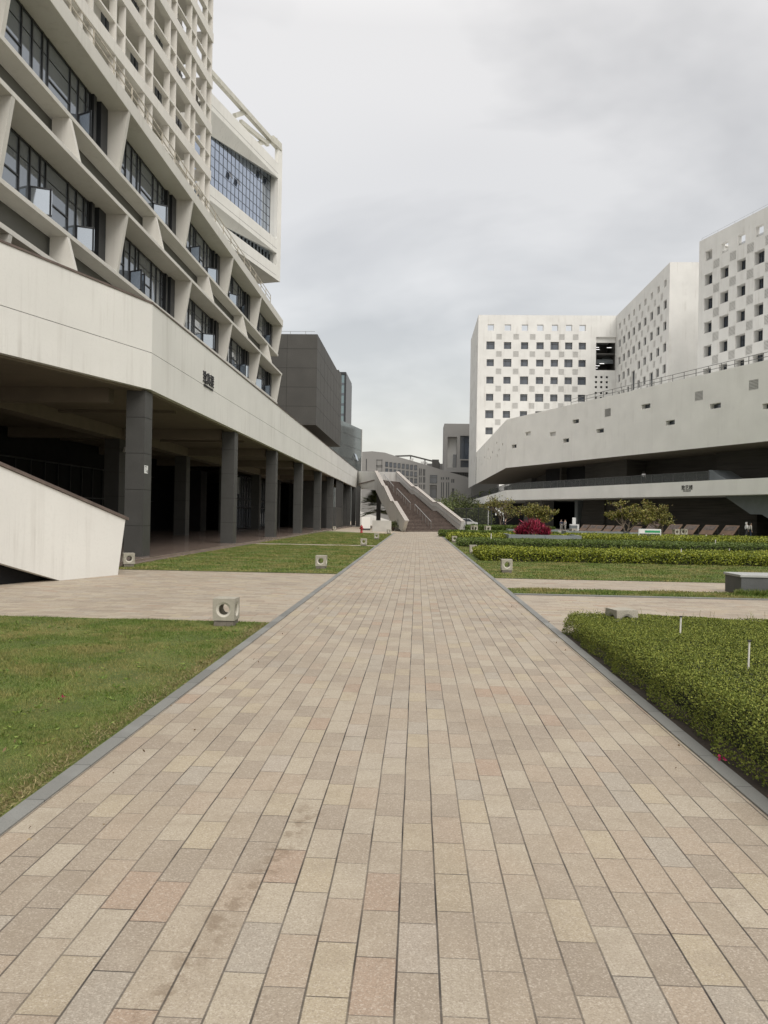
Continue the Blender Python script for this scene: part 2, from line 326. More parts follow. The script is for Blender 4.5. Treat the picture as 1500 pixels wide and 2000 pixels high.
def leaves(P, L, W, up=.5, nrm=None):
    n = len(P); d = rng.normal(size=(n, 3)); d[:, 2] = d[:, 2] * .6 + up; d /= np.linalg.norm(d, axis=1)[:, None]
    q = rng.normal(size=(n, 3)); s = np.cross(d, q); s /= np.linalg.norm(s, axis=1)[:, None]
    l = L * rng.uniform(.6, 1.25, n)[:, None]; wd = W * rng.uniform(.7, 1.2, n)[:, None]
    return np.stack([P, P + d * l * .5 + s * wd * .5, P + d * l, P + d * l * .5 - s * wd * .5], 1)
class Fr:   # wall frame: origin, unit direction along the wall, unit direction INTO the building
    def __init__(s, o, d, inn):
        L = math.hypot(*d); s.o = o; s.d = (d[0] / L, d[1] / L); L = math.hypot(*inn); s.n = (inn[0] / L, inn[1] / L)
    def p(s, u, z, w=0.): return (s.o[0] + s.d[0] * u + s.n[0] * w, s.o[1] + s.d[1] * u + s.n[1] * w, z)
    def uz(s, x, y, w=0.):
        P = (s.o[0] + s.n[0] * w, s.o[1] + s.n[1] * w); q = AP(x, y, P, s.d); return ((q[0] - P[0]) * s.d[0] + (q[1] - P[1]) * s.d[1], q[2])
    def box(s, mb, u0, u1, z0, z1, w0, w1, m=0):
        mb.hexa([s.p(u0, z0, w0), s.p(u1, z0, w0), s.p(u1, z0, w1), s.p(u0, z0, w1), s.p(u0, z1, w0), s.p(u1, z1, w0), s.p(u1, z1, w1), s.p(u0, z1, w1)], m)
def holes_wall(mb, fr, u0, u1, z0, z1, holes, m=0, topf=None, botf=None):
    """holes: (ua,ub,za,zb,depth). depth None = cut right through 0.5 m."""
    us = sorted({round(v, 4) for h in holes for v in h[:2] if u0 < v < u1} | {u0, u1}); zs = sorted({round(v, 4) for h in holes for v in h[2:4] if z0 < v < z1} | {z0, z1})
    for i in range(len(us) - 1):
        j = 0
        while j < len(zs) - 1:
            a, b = us[i], us[i + 1]
            def inh(j): c = (a + b) / 2; d = (zs[j] + zs[j + 1]) / 2; return any(h[0] < c < h[1] and h[2] < d < h[3] for h in holes)
            if inh(j): j += 1; continue
            k = j
            while k + 1 < len(zs) - 1 and not inh(k + 1): k += 1
            mb.poly([fr.p(a, zs[j]), fr.p(b, zs[j]), fr.p(b, zs[k + 1]), fr.p(a, zs[k + 1])], m); j = k + 1
    for h in holes:
        a, b, c, d = [round(v, 4) for v in h[:4]]; dp = h[4]
        for q in (((a, c), (a, d)), ((b, c), (b, d)), ((a, c), (b, c)), ((a, d), (b, d))):
            (p0, q0), (p1, q1) = q; mb.poly([fr.p(p0, q0), fr.p(p1, q1), fr.p(p1, q1, dp), fr.p(p0, q0, dp)], m)
def window(fr, ua, ub, za, zb, w, parent, style=0, glassm=None):
    mb = MB(); t = .09; g = glassm or GLASSD
    mb.poly([fr.p(ua, za, w), fr.p(ub, za, w), fr.p(ub, zb, w), fr.p(ua, zb, w)], 1)
    def r(a, b, c, d): fr.box(mb, a, b, c, d, w - .07, w - .01, 0)
    r(ua, ub, zb - t, zb); r(ua, ub, za, za + t); r(ua, ua + t, za + t, zb - t); r(ub - t, ub, za + t, zb - t)
    if style == 0:
        zm = zb - (zb - za) * .28; um = ua + (ub - ua) * .3; r(ua + t, ub - t, zm - .04, zm + .04); fr.box(mb, um - .035, um + .035, za + t, zb - t, w - .075, w - .012, 0)
    return mb.build('window', [FRAME, g], parent)
def grille(fr, ua, ub, za, zb, parent, vert, depth=.12):
    mb = MB(); mb.poly([fr.p(ua, za, depth), fr.p(ub, za, depth), fr.p(ub, zb, depth), fr.p(ua, zb, depth)], 1); n = 7
    for i in range(n):
        if vert: u = ua + (ub - ua) * (i + .25) / n; fr.box(mb, u, u + (ub - ua) * .5 / n, za, zb, .02, depth - .02)
        else: z = za + (zb - za) * (i + .25) / n; fr.box(mb, ua, ub, z, z + (zb - za) * .5 / n, .02, depth - .02)
    return mb.build('vent_grille', [BWHITE, VENTB], parent)
# ============================================================ SETTING
def sheet(name, pts, z, mat, kind='structure'):
    return tag(MB().poly([(x, y, z) for x, y in pts]).build(name, mat), kind=kind)
GROUND = plain('open_ground', (.27, .25, .21), .9, .15, .3)
sheet('ground', [(-1500, -300), (1500, -300), (1500, 2500), (-1500, 2500)], -.03, GROUND)
XL, XR = -2.19, 2.105; KW = .118
sheet('path', [(XL, -3), (XR, -3), (XR, 80), (4.9, 85.9), (-1.6, 79.9), (XL, 76)], .004, PAV)
for s_, x0 in (('l', XL - KW), ('r', XR)):
    tag(MB().box(x0, x0 + KW, -3, 74 if s_ == 'l' else 62, -.02, .018).build('kerb', KERB, bev=.004), kind='structure')
LX, RX = XL - KW, XR + KW
sheet('cross_path', [(-45, 11.75), (LX, 11.75), (LX, 21.6), (-45, 21.6)], .002, PAVX)
sheet('cross_path', [(-9.2, 40.9), (LX, 40.9), (LX, 42.3), (-9.2, 42.3)], .006, PAVX)
sheet('cross_path', [(RX, 11.45), (60, 11.45), (60, 16.85), (RX, 16.85)], .002, PAVX)
sheet('cross_path', [(RX, 18.35), (60, 18.35), (60, 21.3), (RX, 21.3)], .002, PAVX)
tag(MB().box(RX, 40, 16.86, 16.98, -.02, .03).build('kerb', KERB), kind='structure')
sheet('plaza', [(-9.2, 76.2), (-2.2, 69.6), (-1.6, 79.9), (4.9, 86.2), (4.9, 200), (-60, 200), (-60, 76.2)], .0, PLAZA)
sheet('forecourt', [(8, 88), (60, 30), (140, 60), (140, 330), (5, 330), (5, 88)], -.004, plain('forecourt_asphalt', (.20, .19, .165), .85, .2, .3))
def turf(name, pts, z=.012): return sheet(name, pts, z, GRASSG)
turf('lawn_ground', [(-40, -3), (LX, -3), (LX, 11.72), (-40, 11.72)])
turf('lawn_ground', [(-9.25, 21.62), (LX, 21.62), (LX, 40.9), (-9.25, 40.9)])
turf('lawn_ground', [(-9.25, 42.3), (LX, 42.3), (LX, 69.4), (-9.25, 76)])
turf('lawn_ground', [(RX, 16.98), (40, 16.98), (40, 18.35), (RX, 18.35)])
turf('lawn_ground', [(RX, 21.3), (60, 21.3), (60, 62), (RX, 62)])
turf('lawn_ground', [(4.9, 62), (60, 62), (34, 83), (16, 92), (6, 92)])
sheet('planting_bed', [(RX, -3), (30, -3), (30, 11.44), (RX, 11.44)], .01, SOIL)
def blades(name, x0, x1, y0, y1, n, h, wd, tilt=.5, poly=None, noisy=True):
    # denser towards the camera side is not needed: density is even
    x = rng.uniform(x0, x1, n); y = rng.uniform(y0, y1, n)
    a = rng.uniform(0, 2 * np.pi, n); hh = h * rng.uniform(.5, 1.2, n)
    tuft = .75 + .35 * np.sin(x * 3.1 + np.sin(y * 2.3) * 2) * np.sin(y * 2.7 + x)
    hh = hh * tuft
    P = np.stack([x, y, np.full(n, .008)], 1); t = rng.normal(size=(n, 2)) * tilt
    tip = P + np.stack([t[:, 0] * hh, t[:, 1] * hh, hh], 1); s = np.stack([np.cos(a), np.sin(a), np.zeros(n)], 1) * (wd / 2)
    return tag(np_faces(name, np.stack([P - s, P + s, tip], 1), GRASSB), kind='stuff')
def band(name, x0, x1, ys, h, wd, dens, **k):
    return [blades(name, x0, x1, a, b, int(dens_ * (b - a) * abs(x1 - x0)), hh, w_) for a, b, dens_, hh, w_ in ys]
blades('grass', -5.4, LX - .01, 2.9, 6.5, 170000, .032, .0042)
blades('grass', -8.5, LX - .01, 6.5, 11.72, 190000, .038, .0065)
blades('grass', -40, -8.5, 8, 11.72, 25000, .05, .012)
blades('grass', -9.2, LX, 21.62, 40.9, 75000, .055, .022)
blades('grass', -9.2, LX, 42.3, 69, 38000, .06, .045)
blades('grass', RX + .01, 14, 16.98, 18.35, 26000, .06, .016)
blades('grass', RX + .01, 17, 21.3, 29.4, 75000, .055, .022)
blades('grass', RX + .01, 24, 34, 42.6, 40000, .07, .04)
blades('grass', RX + .01, 30, 50, 54, 14000, .08, .06)
# weeds where the lawn meets the kerb, dead thatch
def thatch(n):
    y = 3 + 8.6 * rng.uniform(0, 1, n) ** 1.2; x = LX - .02 - np.abs(rng.normal(0, .10, n)); return np.stack([x, y, np.full(n, .015)], 1)
P = thatch(9000)
GRASSDRY = greens('dry_grass', [(.10, .085, .035), (.22, .18, .085), (.30, .25, .12), (.12, .13, .04)])
tag(np_faces('dry_grass', leaves(P, .04, .006, .3), GRASSDRY), kind='stuff')

WEED = greens('weed_leaf', [(.07, .12, .02), (.12, .18, .03), (.18, .23, .05)])
P = []
for i in range(420):
    y = 3 + 8.5 * random.random() ** 1.1; x = LX - .05 - random.random() * min(5.5, y * .75); k = random.randint(5, 12)
    P += [(x + random.gauss(0, .012), y + random.gauss(0, .012), .012 + random.random() * .02) for _ in range(k)]
tag(np_faces('weeds', leaves(np.array(P), .045, .014, .45), WEED), kind='stuff')
LITTER = greens('leaf_litter', [(.10, .06, .03), (.20, .14, .07), (.28, .22, .12)])
P = [(LX - random.random() * 5, 3 + 8.5 * random.random(), .035) for _ in range(90)] + [(LX + KW + abs(random.gauss(0, .25)), 2.5 + 12 * random.random(), .007) for _ in range(26)] + [(RX - abs(random.gauss(0, .22)), 2.5 + 14 * random.random(), .007) for _ in range(30)]
tag(np_faces('leaf_litter', leaves(np.array(P), .035, .018, .05), LITTER), kind='stuff')

# ============================================================ LEFT: COLONNADE (PODIUM)
K1 = (-9.5, 25.9); DF_ = (-.33, -.944)
def facet(d): return (K1[0] + DF_[0] * d, K1[1] + DF_[1] * d)
FE = facet(26)
pod = empty('podium_building', (-14, 60, 0), 'long podium with a deep cream parapet band on dark square columns, left of path', 'building')
def parapet(mb, a, b, z0, z1, th, m=0):
    L = math.hypot(b[0] - a[0], b[1] - a[1]); nx, ny = -(b[1] - a[1]) / L * th, (b[0] - a[0]) / L * th
    z0a, z0b = z0 if isinstance(z0, tuple) else (z0, z0); z1a, z1b = z1 if isinstance(z1, tuple) else (z1, z1)
    mb.hexa([(a[0], a[1], z0a), (b[0], b[1], z0b), (b[0] + nx, b[1] + ny, z0b), (a[0] + nx, a[1] + ny, z0a), (a[0], a[1], z1a), (b[0], b[1], z1b), (b[0] + nx, b[1] + ny, z1b), (a[0] + nx, a[1] + ny, z1a)], m)
PE = (-9.5, 117.); RET = (-5.91, 101.5)
mb = MB()
zt = 9.08
parapet(mb, FE, K1, 6.05, 7.345, .22); parapet(mb, FE, K1, 7.365, zt, .22)
parapet(mb, K1, PE, (6.05, 5.9), (7.345, 7.25), .22); parapet(mb, K1, PE, (7.365, 7.27), (zt, 8.64), .22)
parapet(mb, PE, RET, (5.9, 5.15), (8.64, 7.72), .3)
parapet(mb, (K1[0] - .06, K1[1]), (PE[0] - .06, PE[1]), 7.2, 7.5, .1, 1)
parapet(mb, (FE[0] - .06, FE[1]), (K1[0] - .06, K1[1]), 7.3, 7.4, .1, 1)
mb.build('parapet', [WHITE, JOINT], pod)
mb = MB(); parapet(mb, (FE[0] + .03, FE[1]), (K1[0] + .03, K1[1]), zt + .002, zt + .07, .3); parapet(mb, (K1[0] + .03, K1[1]), (PE[0] + .03, PE[1]), (zt + .002, 8.642), (zt + .05, 8.69), .3)
mb.build('coping', COPE, pod)
mb = MB(); dp = [(K1[0] - .25, K1[1]), (PE[0] - .25, PE[1]), (-34, 117), (-34, 0), (FE[0] - .25, FE[1])]
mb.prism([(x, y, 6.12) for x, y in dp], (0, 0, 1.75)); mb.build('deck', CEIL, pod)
mb = MB(); mb.prism([(x, y, 5.95) for x, y in ((-5.6, 102.2), (-9.2, 117.2), (-9.2, 122), (-4, 113))], (0, 0, .4)); mb.build('bridge_deck', CEIL, pod)
# soffit edge drip strip and beams
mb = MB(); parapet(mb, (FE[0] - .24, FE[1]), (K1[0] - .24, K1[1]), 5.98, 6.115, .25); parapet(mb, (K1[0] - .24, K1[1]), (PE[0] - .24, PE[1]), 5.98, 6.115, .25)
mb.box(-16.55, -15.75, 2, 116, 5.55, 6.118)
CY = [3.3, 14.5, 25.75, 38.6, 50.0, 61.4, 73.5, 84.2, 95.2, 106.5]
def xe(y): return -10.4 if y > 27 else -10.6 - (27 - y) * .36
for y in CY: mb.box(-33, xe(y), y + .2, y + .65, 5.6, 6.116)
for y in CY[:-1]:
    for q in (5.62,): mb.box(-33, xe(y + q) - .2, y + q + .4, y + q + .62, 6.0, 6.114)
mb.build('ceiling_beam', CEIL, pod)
mb = MB(); mb.box(-34, -9.3, 22.4, 118, .0, .13); mb.box(-9.3, -9.12, 22.4, 118, 0, .05); mb.build('floor', FLOORT, pod, bev=.01)
def column(x0, x1, y0, y1, zt, zb=.0):
    m = MB(); m.box(x0 + .015, x1 - .015, y0 + .015, y1 - .015, zb, zt, 1); n = 5; h = (zt - zb) / n
    zz = [zb, 1.22, 2.50, 3.78, 5.05, zt]
    for a, b in zip(zz, zz[1:]): m.box(x0, x1, y0, y1, a + (.008 if a > zb else 0), b - .008)
    return m.build('column', [COLM, JOINT], pod)
for k, y in enumerate(CY[2:]): column(-10.32, -9.65, y, y + .73, 6.0)
for y in CY[1:]: column(-16.6, -15.8, y, y + .85, 5.55, .13)
# back walls, glazed bays, kiosks
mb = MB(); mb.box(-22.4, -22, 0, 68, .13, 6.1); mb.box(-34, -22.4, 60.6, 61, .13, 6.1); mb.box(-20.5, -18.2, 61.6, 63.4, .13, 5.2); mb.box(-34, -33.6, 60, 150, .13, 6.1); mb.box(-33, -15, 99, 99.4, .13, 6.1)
mb.build('back_wall', BLACK, pod)  # walls coloured black so the undercroft reads unlit
mb = MB(); mb.box(-22, -21.85, 10, 60.5, .14, 4.6, 0)
for y in np.arange(12, 60, 1.6): mb.box(-21.85, -21.75, y, y + .07, .14, 4.6, 1)
for z in (2.5, 4.5): mb.box(-21.84, -21.76, 10, 60.5, z, z + .08, 1)
mb.build('glazed_doors', [BLACK, FRAME], pod)
mb = MB(); fr = Fr((-17.4, 66), (0, 1), (-1, 0))
for u in np.arange(0, 22, 1.1): fr.box(mb, u, u + .08, .14, 5.4, -.08, .08, 0)
for z in (.14, 2.2, 3.0, 5.3): fr.box(mb, 0, 22, z, z + .1, -.06, .06, 0)
mb.poly([fr.p(0, .14, .02), fr.p(22, .14, .02), fr.p(22, 5.4, .02), fr.p(0, 5.4, .02)], 1); mb.build('glazed_wall', [FRAME, GLASS], pod)
mb = MB(); mb.box(-14.2, -10.5, 86.5, 94, .13, 2.4); mb.box(-14.2, -10.6, 87, 87.4, 2.4, 5.6, 0); mb.box(-10.49, -9.7, 88.2, 95, .0, 2.6); mb.box(-9.75, -9.7, 88.3, 94.9, 2.6, 5.9, 1); mb.build('kiosk', [COLM, JOINT], pod)
mb = MB(); mb.box(-15.75, -15.2, 59.31, 60.2, 2.55, 2.95, 0); mb.box(-15.7, -15.25, 59.29, 59.3, 2.62, 2.7, 1); mb.box(-15.6, -15.3, 59.29, 59.3, 2.76, 2.84, 1); mb.build('wall_sign', [SIGNB, SIGNW], pod)
mb = MB(); mb.box(-16.9, -15.9, 65.5, 65.55, 3.4, 4.9); mb.build('wall_notice', plain('pale_notice', (.42, .45, .46), .5, .05), pod)  # plain pale grey panel
mb = MB(); mb.box(-9.646, -9.64, 25.78, 26.12, 3.08, 3.36, 0)
for z, a, b in ((3.30, .03, .2), (3.22, .08, .14), (3.15, .1, .18)): mb.box(-9.64, -9.637, 25.8 + a, 25.8 + b, z, z + .025, 1)
mb.box(-9.64, -9.637, 26.03, 26.08, 3.1, 3.2, 1); mb.build('column_notice', [SIGNW, INK], pod)
mb = MB()
for k in range(8): mb.box(-9.647, -9.64, 82.0, 82.5, 4.1 + .2 * k, 4.2 + .2 * k)
mb.build('wall_louvre', JOINT, pod)
mb = MB(); mb.tube([(-15.5, 38.8, 5.9), (-15.5, 38.8, 5.1)], .02); mb.tube([(-15.5, 38.8, 5.12), (-15.5, 38.8, 4.86)], [.12, .2], 10); mb.build('pendant_lamp', SIGNW, pod)
def text(body, name, mat, size, M4, parent=None, extr=.02, sx=1.):
    c = bpy.data.curves.new(name, 'FONT'); c.body = body; c.size = size; c.extrude = extr; c.offset = size * .004; c.align_x = 'CENTER'
    o = bpy.data.objects.new(name, c); COL.objects.link(o); bpy.context.view_layer.update()
    me = bpy.data.meshes.new_from_object(o.evaluated_get(bpy.context.evaluated_depsgraph_get())); bpy.data.objects.remove(o)
    me.transform(Matrix.Diagonal((sx, 1, 1, 1))); me.transform(M4); me.materials.clear(); me.materials.append(mat)
    if parent is not None: me.transform(Matrix.Translation(-wloc(parent)))
    o = bpy.data.objects.new(name, me); COL.objects.link(o); o.parent = parent; return o
MT = Matrix(((0, 0, 1, -9.48), (1, 0, 0, 33.0), (0, 1, 0, 7.50), (0, 0, 0, 1)))
text('致真楼', 'sign_characters', INK, .58, MT, pod, .02)
MT = Matrix(((0, 0, 1, -9.48), (1, 0, 0, 33.0), (0, 1, 0, 7.30), (0, 0, 0, 1)))
text('ZHI ZHEN BUILDING', 'sign_letters', INK, .13, MT, pod, .015, 1.2)

# ---- near stair flank at left
rp = empty('outdoor_staircase', (-9.5, 15, 0), 'white-walled outdoor staircase with dark coping rising out of the left edge', 'staircase')
RD = (.33, .944)
def rpt(P, w): return (P[0] - .944 * w, P[1] + .33 * w, P[2])
flank = [(-8.0, 20.04, 1.50), (-8.08, 19.79, 0.0), (-8.75, 17.89, 0.0), (-12.64, 6.76, 3.55), (-12.64, 6.76, 5.65)]
mb = MB(); mb.prism(flank, (-.944 * .22, .33 * .22, 0)); mb.build('flank_wall', WHITE, rp)
mb = MB(); mb.prism([rpt(p, 2.6) for p in flank], (-.944 * .22, .33 * .22, 0)); mb.build('flank_wall', WHITE, rp)
cop = [(-7.97, 20.13, 1.48), (-7.97, 20.13, 1.56), (-12.64, 6.76, 5.74), (-12.64, 6.76, 5.66)]
mb = MB(); mb.prism([rpt(p, -.04) for p in cop], (-.944 * .3, .33 * .3, 0)); mb.build('coping', COPE, rp)
mb = MB(); n = 24
for i in range(n):
    t0, t1 = i / n, (i + 1) / n; a = (-8.2 - 4.4 * t0, 19.4 - 12.6 * t0); b = (-8.2 - 4.4 * t1, 19.4 - 12.6 * t1); z = (i + 1) * .165
    mb.hexa([(*rpt((a[0], a[1], 0), .2)[:2], z - .3 if i > 1 else 0), (*rpt((a[0], a[1], 0), 2.6)[:2], z - .3 if i > 1 else 0), (*rpt((b[0], b[1], 0), 2.6)[:2], z - .3 if i > 1 else 0), (*rpt((b[0], b[1], 0), .2)[:2], z - .3 if i > 1 else 0),
             (*rpt((a[0], a[1], 0), .2)[:2], z), (*rpt((a[0], a[1], 0), 2.6)[:2], z), (*rpt((b[0], b[1], 0), 2.6)[:2], z), (*rpt((b[0], b[1], 0), .2)[:2], z)])
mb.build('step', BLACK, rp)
mb = MB(); q = [rpt(p, .25) for p in ((-8.9, 17.6, 0), (-12.5, 6.9, 0), (-12.5, 6.9, 3.4), (-8.9, 17.6, .1))]; mb.prism(q, (-.944 * 2.2, .33 * 2.2, 0)); mb.build('under_stair_shade', BLACK, rp)  # black solid painted as the shade in the void below the flight

# ============================================================ LEFT: LATTICE BLOCK
lat = empty('lattice_building', (-20, 40, 8), 'cream building with leaning zigzag fins round dark window bands, above the colonnade', 'building')
XH, XS, XG = -12.42, -12.80, -13.45
H1, S1, H2, S2, H3, S3 = 18.58, 16.1, 14.38, 11.8, 10.2, 8.1
Y0, YE = -5., 66.6
bays = [66.3 - 8.88 * k for k in range(0, 9)]
mb = MB(); mb.box(-34, XG - .12, Y0, YE - .5, 7.87, H1); mb.build('wall', SPAN, lat)
mb = MB(); mb.hexa([(-34, Y0, H1), (XH, Y0, H1), (XH, YE, H1), (-34, YE, H1), (-34, Y0, H1 + .62), (XH + .0, Y0, H1 + .62), (XH, YE, H1 + .62), (-34, YE, H1 + .62)]); mb.build('roof_slab', LATT, lat, bev=.02)
T = .17
for z, x in ((S1, XS), (H2, XH), (S2, XS), (H3, XH)):
    mb = MB(); mb.box(XG - .1, x, Y0, YE, z - T, z); mb.build('rail', LATT, lat, bev=.012)
for top, bot, zt_, zb_ in ((XH, XS, H1, S1), (XH, XS, H2 - T, S2), (XH, XS, H3 - T, S3)):
    for y in bays:
        mb = MB(); mb.prism([(top - .012, y - .1, zt_), (XG, y - .1, zt_), (XG, y - .1, zb_), (bot - .012, y - .1, zb_)], (0, .2, 0)); mb.build('fin', LATT, lat)
for top, bot, zt_, zb_ in ((XS, XH, S1 - T, H2), (XS, XH, S2 - T, H3)):
    for y in bays:
        mb = MB(); mb.prism([(top - .012, y - 4.54, zt_), (XG, y - 4.54, zt_), (XG, y - 4.54, zb_), (bot - .012, y - 4.54, zb_)], (0, .2, 0)); mb.build('spandrel_fin', LATT, lat)
def bay_window(y0, y1, z0, z1, seed):
    r = random.Random(seed); x = XG - .05; mb = MB(); L = y1 - y0
    # rhythm: post, wide pane, three narrow, wide pane, two narrow, pier
    div = [0, .03, .245, .325, .405, .45, .645, .725, .80, .84, 1.0]; ys = [y0 + L * d for d in div]
    zt1 = z1 - (z1 - z0) * .27; zm = z0 + (z1 - z0) * .42
    for y in ys[1:-1]: mb.box(x - .04, x + .05, y - .03, y + .03, z0, z1)
    for z in (z0, z1 - .08): mb.box(x - .03, x + .045, y0, y1, z, z + .07)
    mb.box(x - .02, x + .02, y0, y1, zt1, zt1 + .03)
    for i in (0, 1, 5, 8): mb.box(x - .03, x + .04, ys[i], ys[i + 1], zm, zm + .055)
    mb.box(x + .0, x + .22, y1 - .75, y1 - .1, z0, z1)      # dark pier box at the far end
    mb.box(x, x + .16, y1 - 1.3, y1 - 1.05, z0, z1)
    wn = mb.build('window', FRAME, lat)
    mb = MB(); mb.poly([(x, y0, z0), (x, y1, z0), (x, y1, z1), (x, y0, z1)]); mb.build('pane', GLASS, wn)
    ops = r.sample([2, 3, 4, 6, 7], r.choice([1, 2, 2, 3]))
    for i in ops:
        a, b = ys[i], ys[i + 1]; hh = zm - z0 - .05; side = r.choice([0, 1]); ang = rad(r.uniform(35, 75)); wd = (b - a) if b - a < 1 else .75
        hy = a if side == 0 else b; dy = math.cos(ang) * wd * (1 if side == 0 else -1); dx = math.sin(ang) * wd
        c = MB(); p0 = (x + .06, hy); p1 = (x + .06 + dx, hy + dy)
        for (s, t_) in ((0, .07), (.93, 1.)):
            a0 = (p0[0] + (p1[0] - p0[0]) * s, p0[1] + (p1[1] - p0[1]) * s); a1 = (p0[0] + (p1[0] - p0[0]) * t_, p0[1] + (p1[1] - p0[1]) * t_)
            c.bar((a0[0], a0[1], z0 + .06), (a0[0], a0[1], z0 + .06 + hh), .055)
        for z in (z0 + .09, z0 + .04 + hh): c.bar((*p0, z), (*p1, z), .05)
        c.poly([(p0[0], p0[1], z0 + .1), (p1[0], p1[1], z0 + .1), (p1[0], p1[1], z0 + hh), (p0[0], p0[1], z0 + hh)], 1)
        c.build('casement', [FRAME, PANEG], wn)
for k in range(8):
    for z0, z1 in ((S1, H1 - .01), (S2, H2 - T - .01), (S3, H3 - T - .01)):
        bay_window(bays[k + 1] + .1, bays[k] - .1, z0, z1, int(k * 10 + z0))
def railing(parent, a, b, z0, h, step, wd=.05, rails=(.35, .68, 1.), mat=RUSTY, z1=None, name='roof_railing'):
    mb = MB(); L = math.hypot(b[0] - a[0], b[1] - a[1]); n = max(1, int(L / step)); z1 = z0 if z1 is None else z1
    for i in range(n + 1):
        t = i / n; x, y, z = a[0] + (b[0] - a[0]) * t, a[1] + (b[1] - a[1]) * t, z0 + (z1 - z0) * t; mb.bar((x, y, z), (x, y, z + h), wd)
    for r in rails: mb.bar((a[0], a[1], z0 + h * r), (b[0], b[1], z1 + h * r), wd * .8)
    return mb.build(name, mat, parent)
railing(lat, (XH - .35, 5), (XH - .35, 62.5), H1 + .62, 1.05, 1.9)
mb = MB(); mb.box(XH - .7, XH - .3, 62.6, 63.2, H1 + .62, H1 + .95); mb.build('roof_kerb', LATT, lat)

# ============================================================ LEFT: TOWER
s_ = 1.35; TC = (-12.9 * s_ , 44.41 * s_)
tw = empty('tower_building', (-22, 50, 8), 'tall cream tower wrapped in a grid of thin vertical fins and horizontal bands', 'building')
ft = Fr(TC, (-.065, -1), (-1, .065))
ZT = 68.; TL = 44
mb = MB(); ft.box(mb, 3.1, TL, 8, ZT, 1.5, 16); mb.build('wall', TOWR, tw)
zb = [(z - 1.75) * s_ + 1.75 for z in (21.86, 24.68, 27.43, 30.21)]; bp = (zb[3] - zb[0]) / 3; bz = [zb[0] + bp * k for k in range(-3, 13)]
for z in bz:
    mb = MB(); ft.box(mb, 0 - .06, TL, z, z + .78, -.06, .42); ft.box(mb, -.06, .36, z, z + .78, .42, 9); mb.build('band', TOWR, tw, bev=.01)
    mb = MB(); ft.box(mb, .02, TL, z + bp * .52, z + bp * .52 + .13, .02, .36); mb.build('transom', TOWR, tw)
    mb = MB(); ft.box(mb, 2.9, TL, z + .3, z + .5, .42, 1.5); mb.build('floor_edge', TOWR, tw)
yf = [29.36, 30.2, 32.24, 33.11, 35.19, 36.11, 38.16, 38.99, 41.09, 41.83, 43.54, 44.41]
us = [(44.41 - y) * s_ for y in yf]; extra = [us[0] + 1.14 + 2.8, us[0] + 2.8, us[0] + 2.8 + 3.95, us[0] + 5.1 + 2.8, us[0] + 2.8 + 7.9, us[0] + 2.8 + 9.05]
for u in us + extra:
    mb = MB(); ft.box(mb, u, u + .13, 8, ZT, 0, .42); mb.build('fin', TOWR, tw)
mb = MB(); ft.box(mb, 0, .13, 8, ZT, 2.6, 3.0); ft.box(mb, 0, .13, 8, ZT, 4.6, 5.); mb.build('fin', TOWR, tw)
for z in bz[2:-4]:
    for k in range(0, 10, 2):
        a, b = us[k + 1] - .5, us[k] + .1
        if b < 3.2: continue
        mb = MB(); ft.box(mb, a - .4, a + .75, z + 1.0, z + bp - .35, 1.46, 1.52, 1); ft.box(mb, a + .15, a + .2, z + 1.0, z + bp - .35, 1.42, 1.46, 0); ft.box(mb, a - .4, a + .75, z + 2., z + 2.08, 1.42, 1.46, 0); mb.build('window', [FRAME, GLASSD], tw)
mb = MB()
for z in bz[2:-4]: q = ft.p(1.0, z + 2.6, 2.0); mb.tube([ft.p(.9, z + 2.1, 1.9), ft.p(.9, z + 3.1, 1.9)], .28, 8)
mb.build('pipe', TOWR, tw)

# ============================================================ LEFT: FRAMED CANTILEVER BUILDING
PF = AY(547, 551, 95); ff = Fr(PF[:2], (-375 / 1450, -1), (-1, 375 / 1450))
fb = empty('framed_building', (PF[0] - 8, PF[1], 8), 'white cantilevered building end with huge framed glass wall and steel roof beams', 'building')
U = ff.uz; LU = 19.5
def line_at(p, q, u): (u1, z1), (u2, z2) = p, q; return z1 + (z2 - z1) * (u - u1) / (u2 - u1)
th0 = U(413, 177); th1 = U(525, 300); zh = U(543, 347.8)[1]; ztop = th1[1]; zg0 = U(526, 455.8)[1]; zb2 = U(540.4, 494.5)[1]; z3t = U(525, 508)[1]; zbot = PF[2]
ug = U(528.7, 343.3, 1.1)[0]; uin = U(543, 347.8)[0]
mb = MB()
ff.box(mb, uin, LU, zh, ztop, 0, .5)                 # hood
ff.box(mb, uin, LU, zb2, zg0, 0, .5)                 # middle band
ff.box(mb, uin, LU, zbot, z3t, 0, .5)                # lower band
ff.box(mb, 0, uin, zbot, U(550, 288.7)[1], 0, .5)    # end pillar
mb.build('frame', WHITE, fb)
mb = MB(); ff.box(mb, .3, LU, zbot + .01, ztop - .3, 1.25, 15); ff.box(mb, 0, .3, zbot + .01, ztop - .2, .5, 15); ff.box(mb, .3, LU, zbot, zbot + .5, .5, 1.25); ff.box(mb, .3, LU, ztop - .6, ztop - .3, .5, 1.25); mb.build('wall', WHITE, fb)
mb = MB()
for z in (zh + .55, zb2 + .55, zbot + .5): mb = MB(); ff.box(mb, uin + .02, LU, z, z + .035, -.004, .02); mb.build('shadow_joint', JOINT, fb)
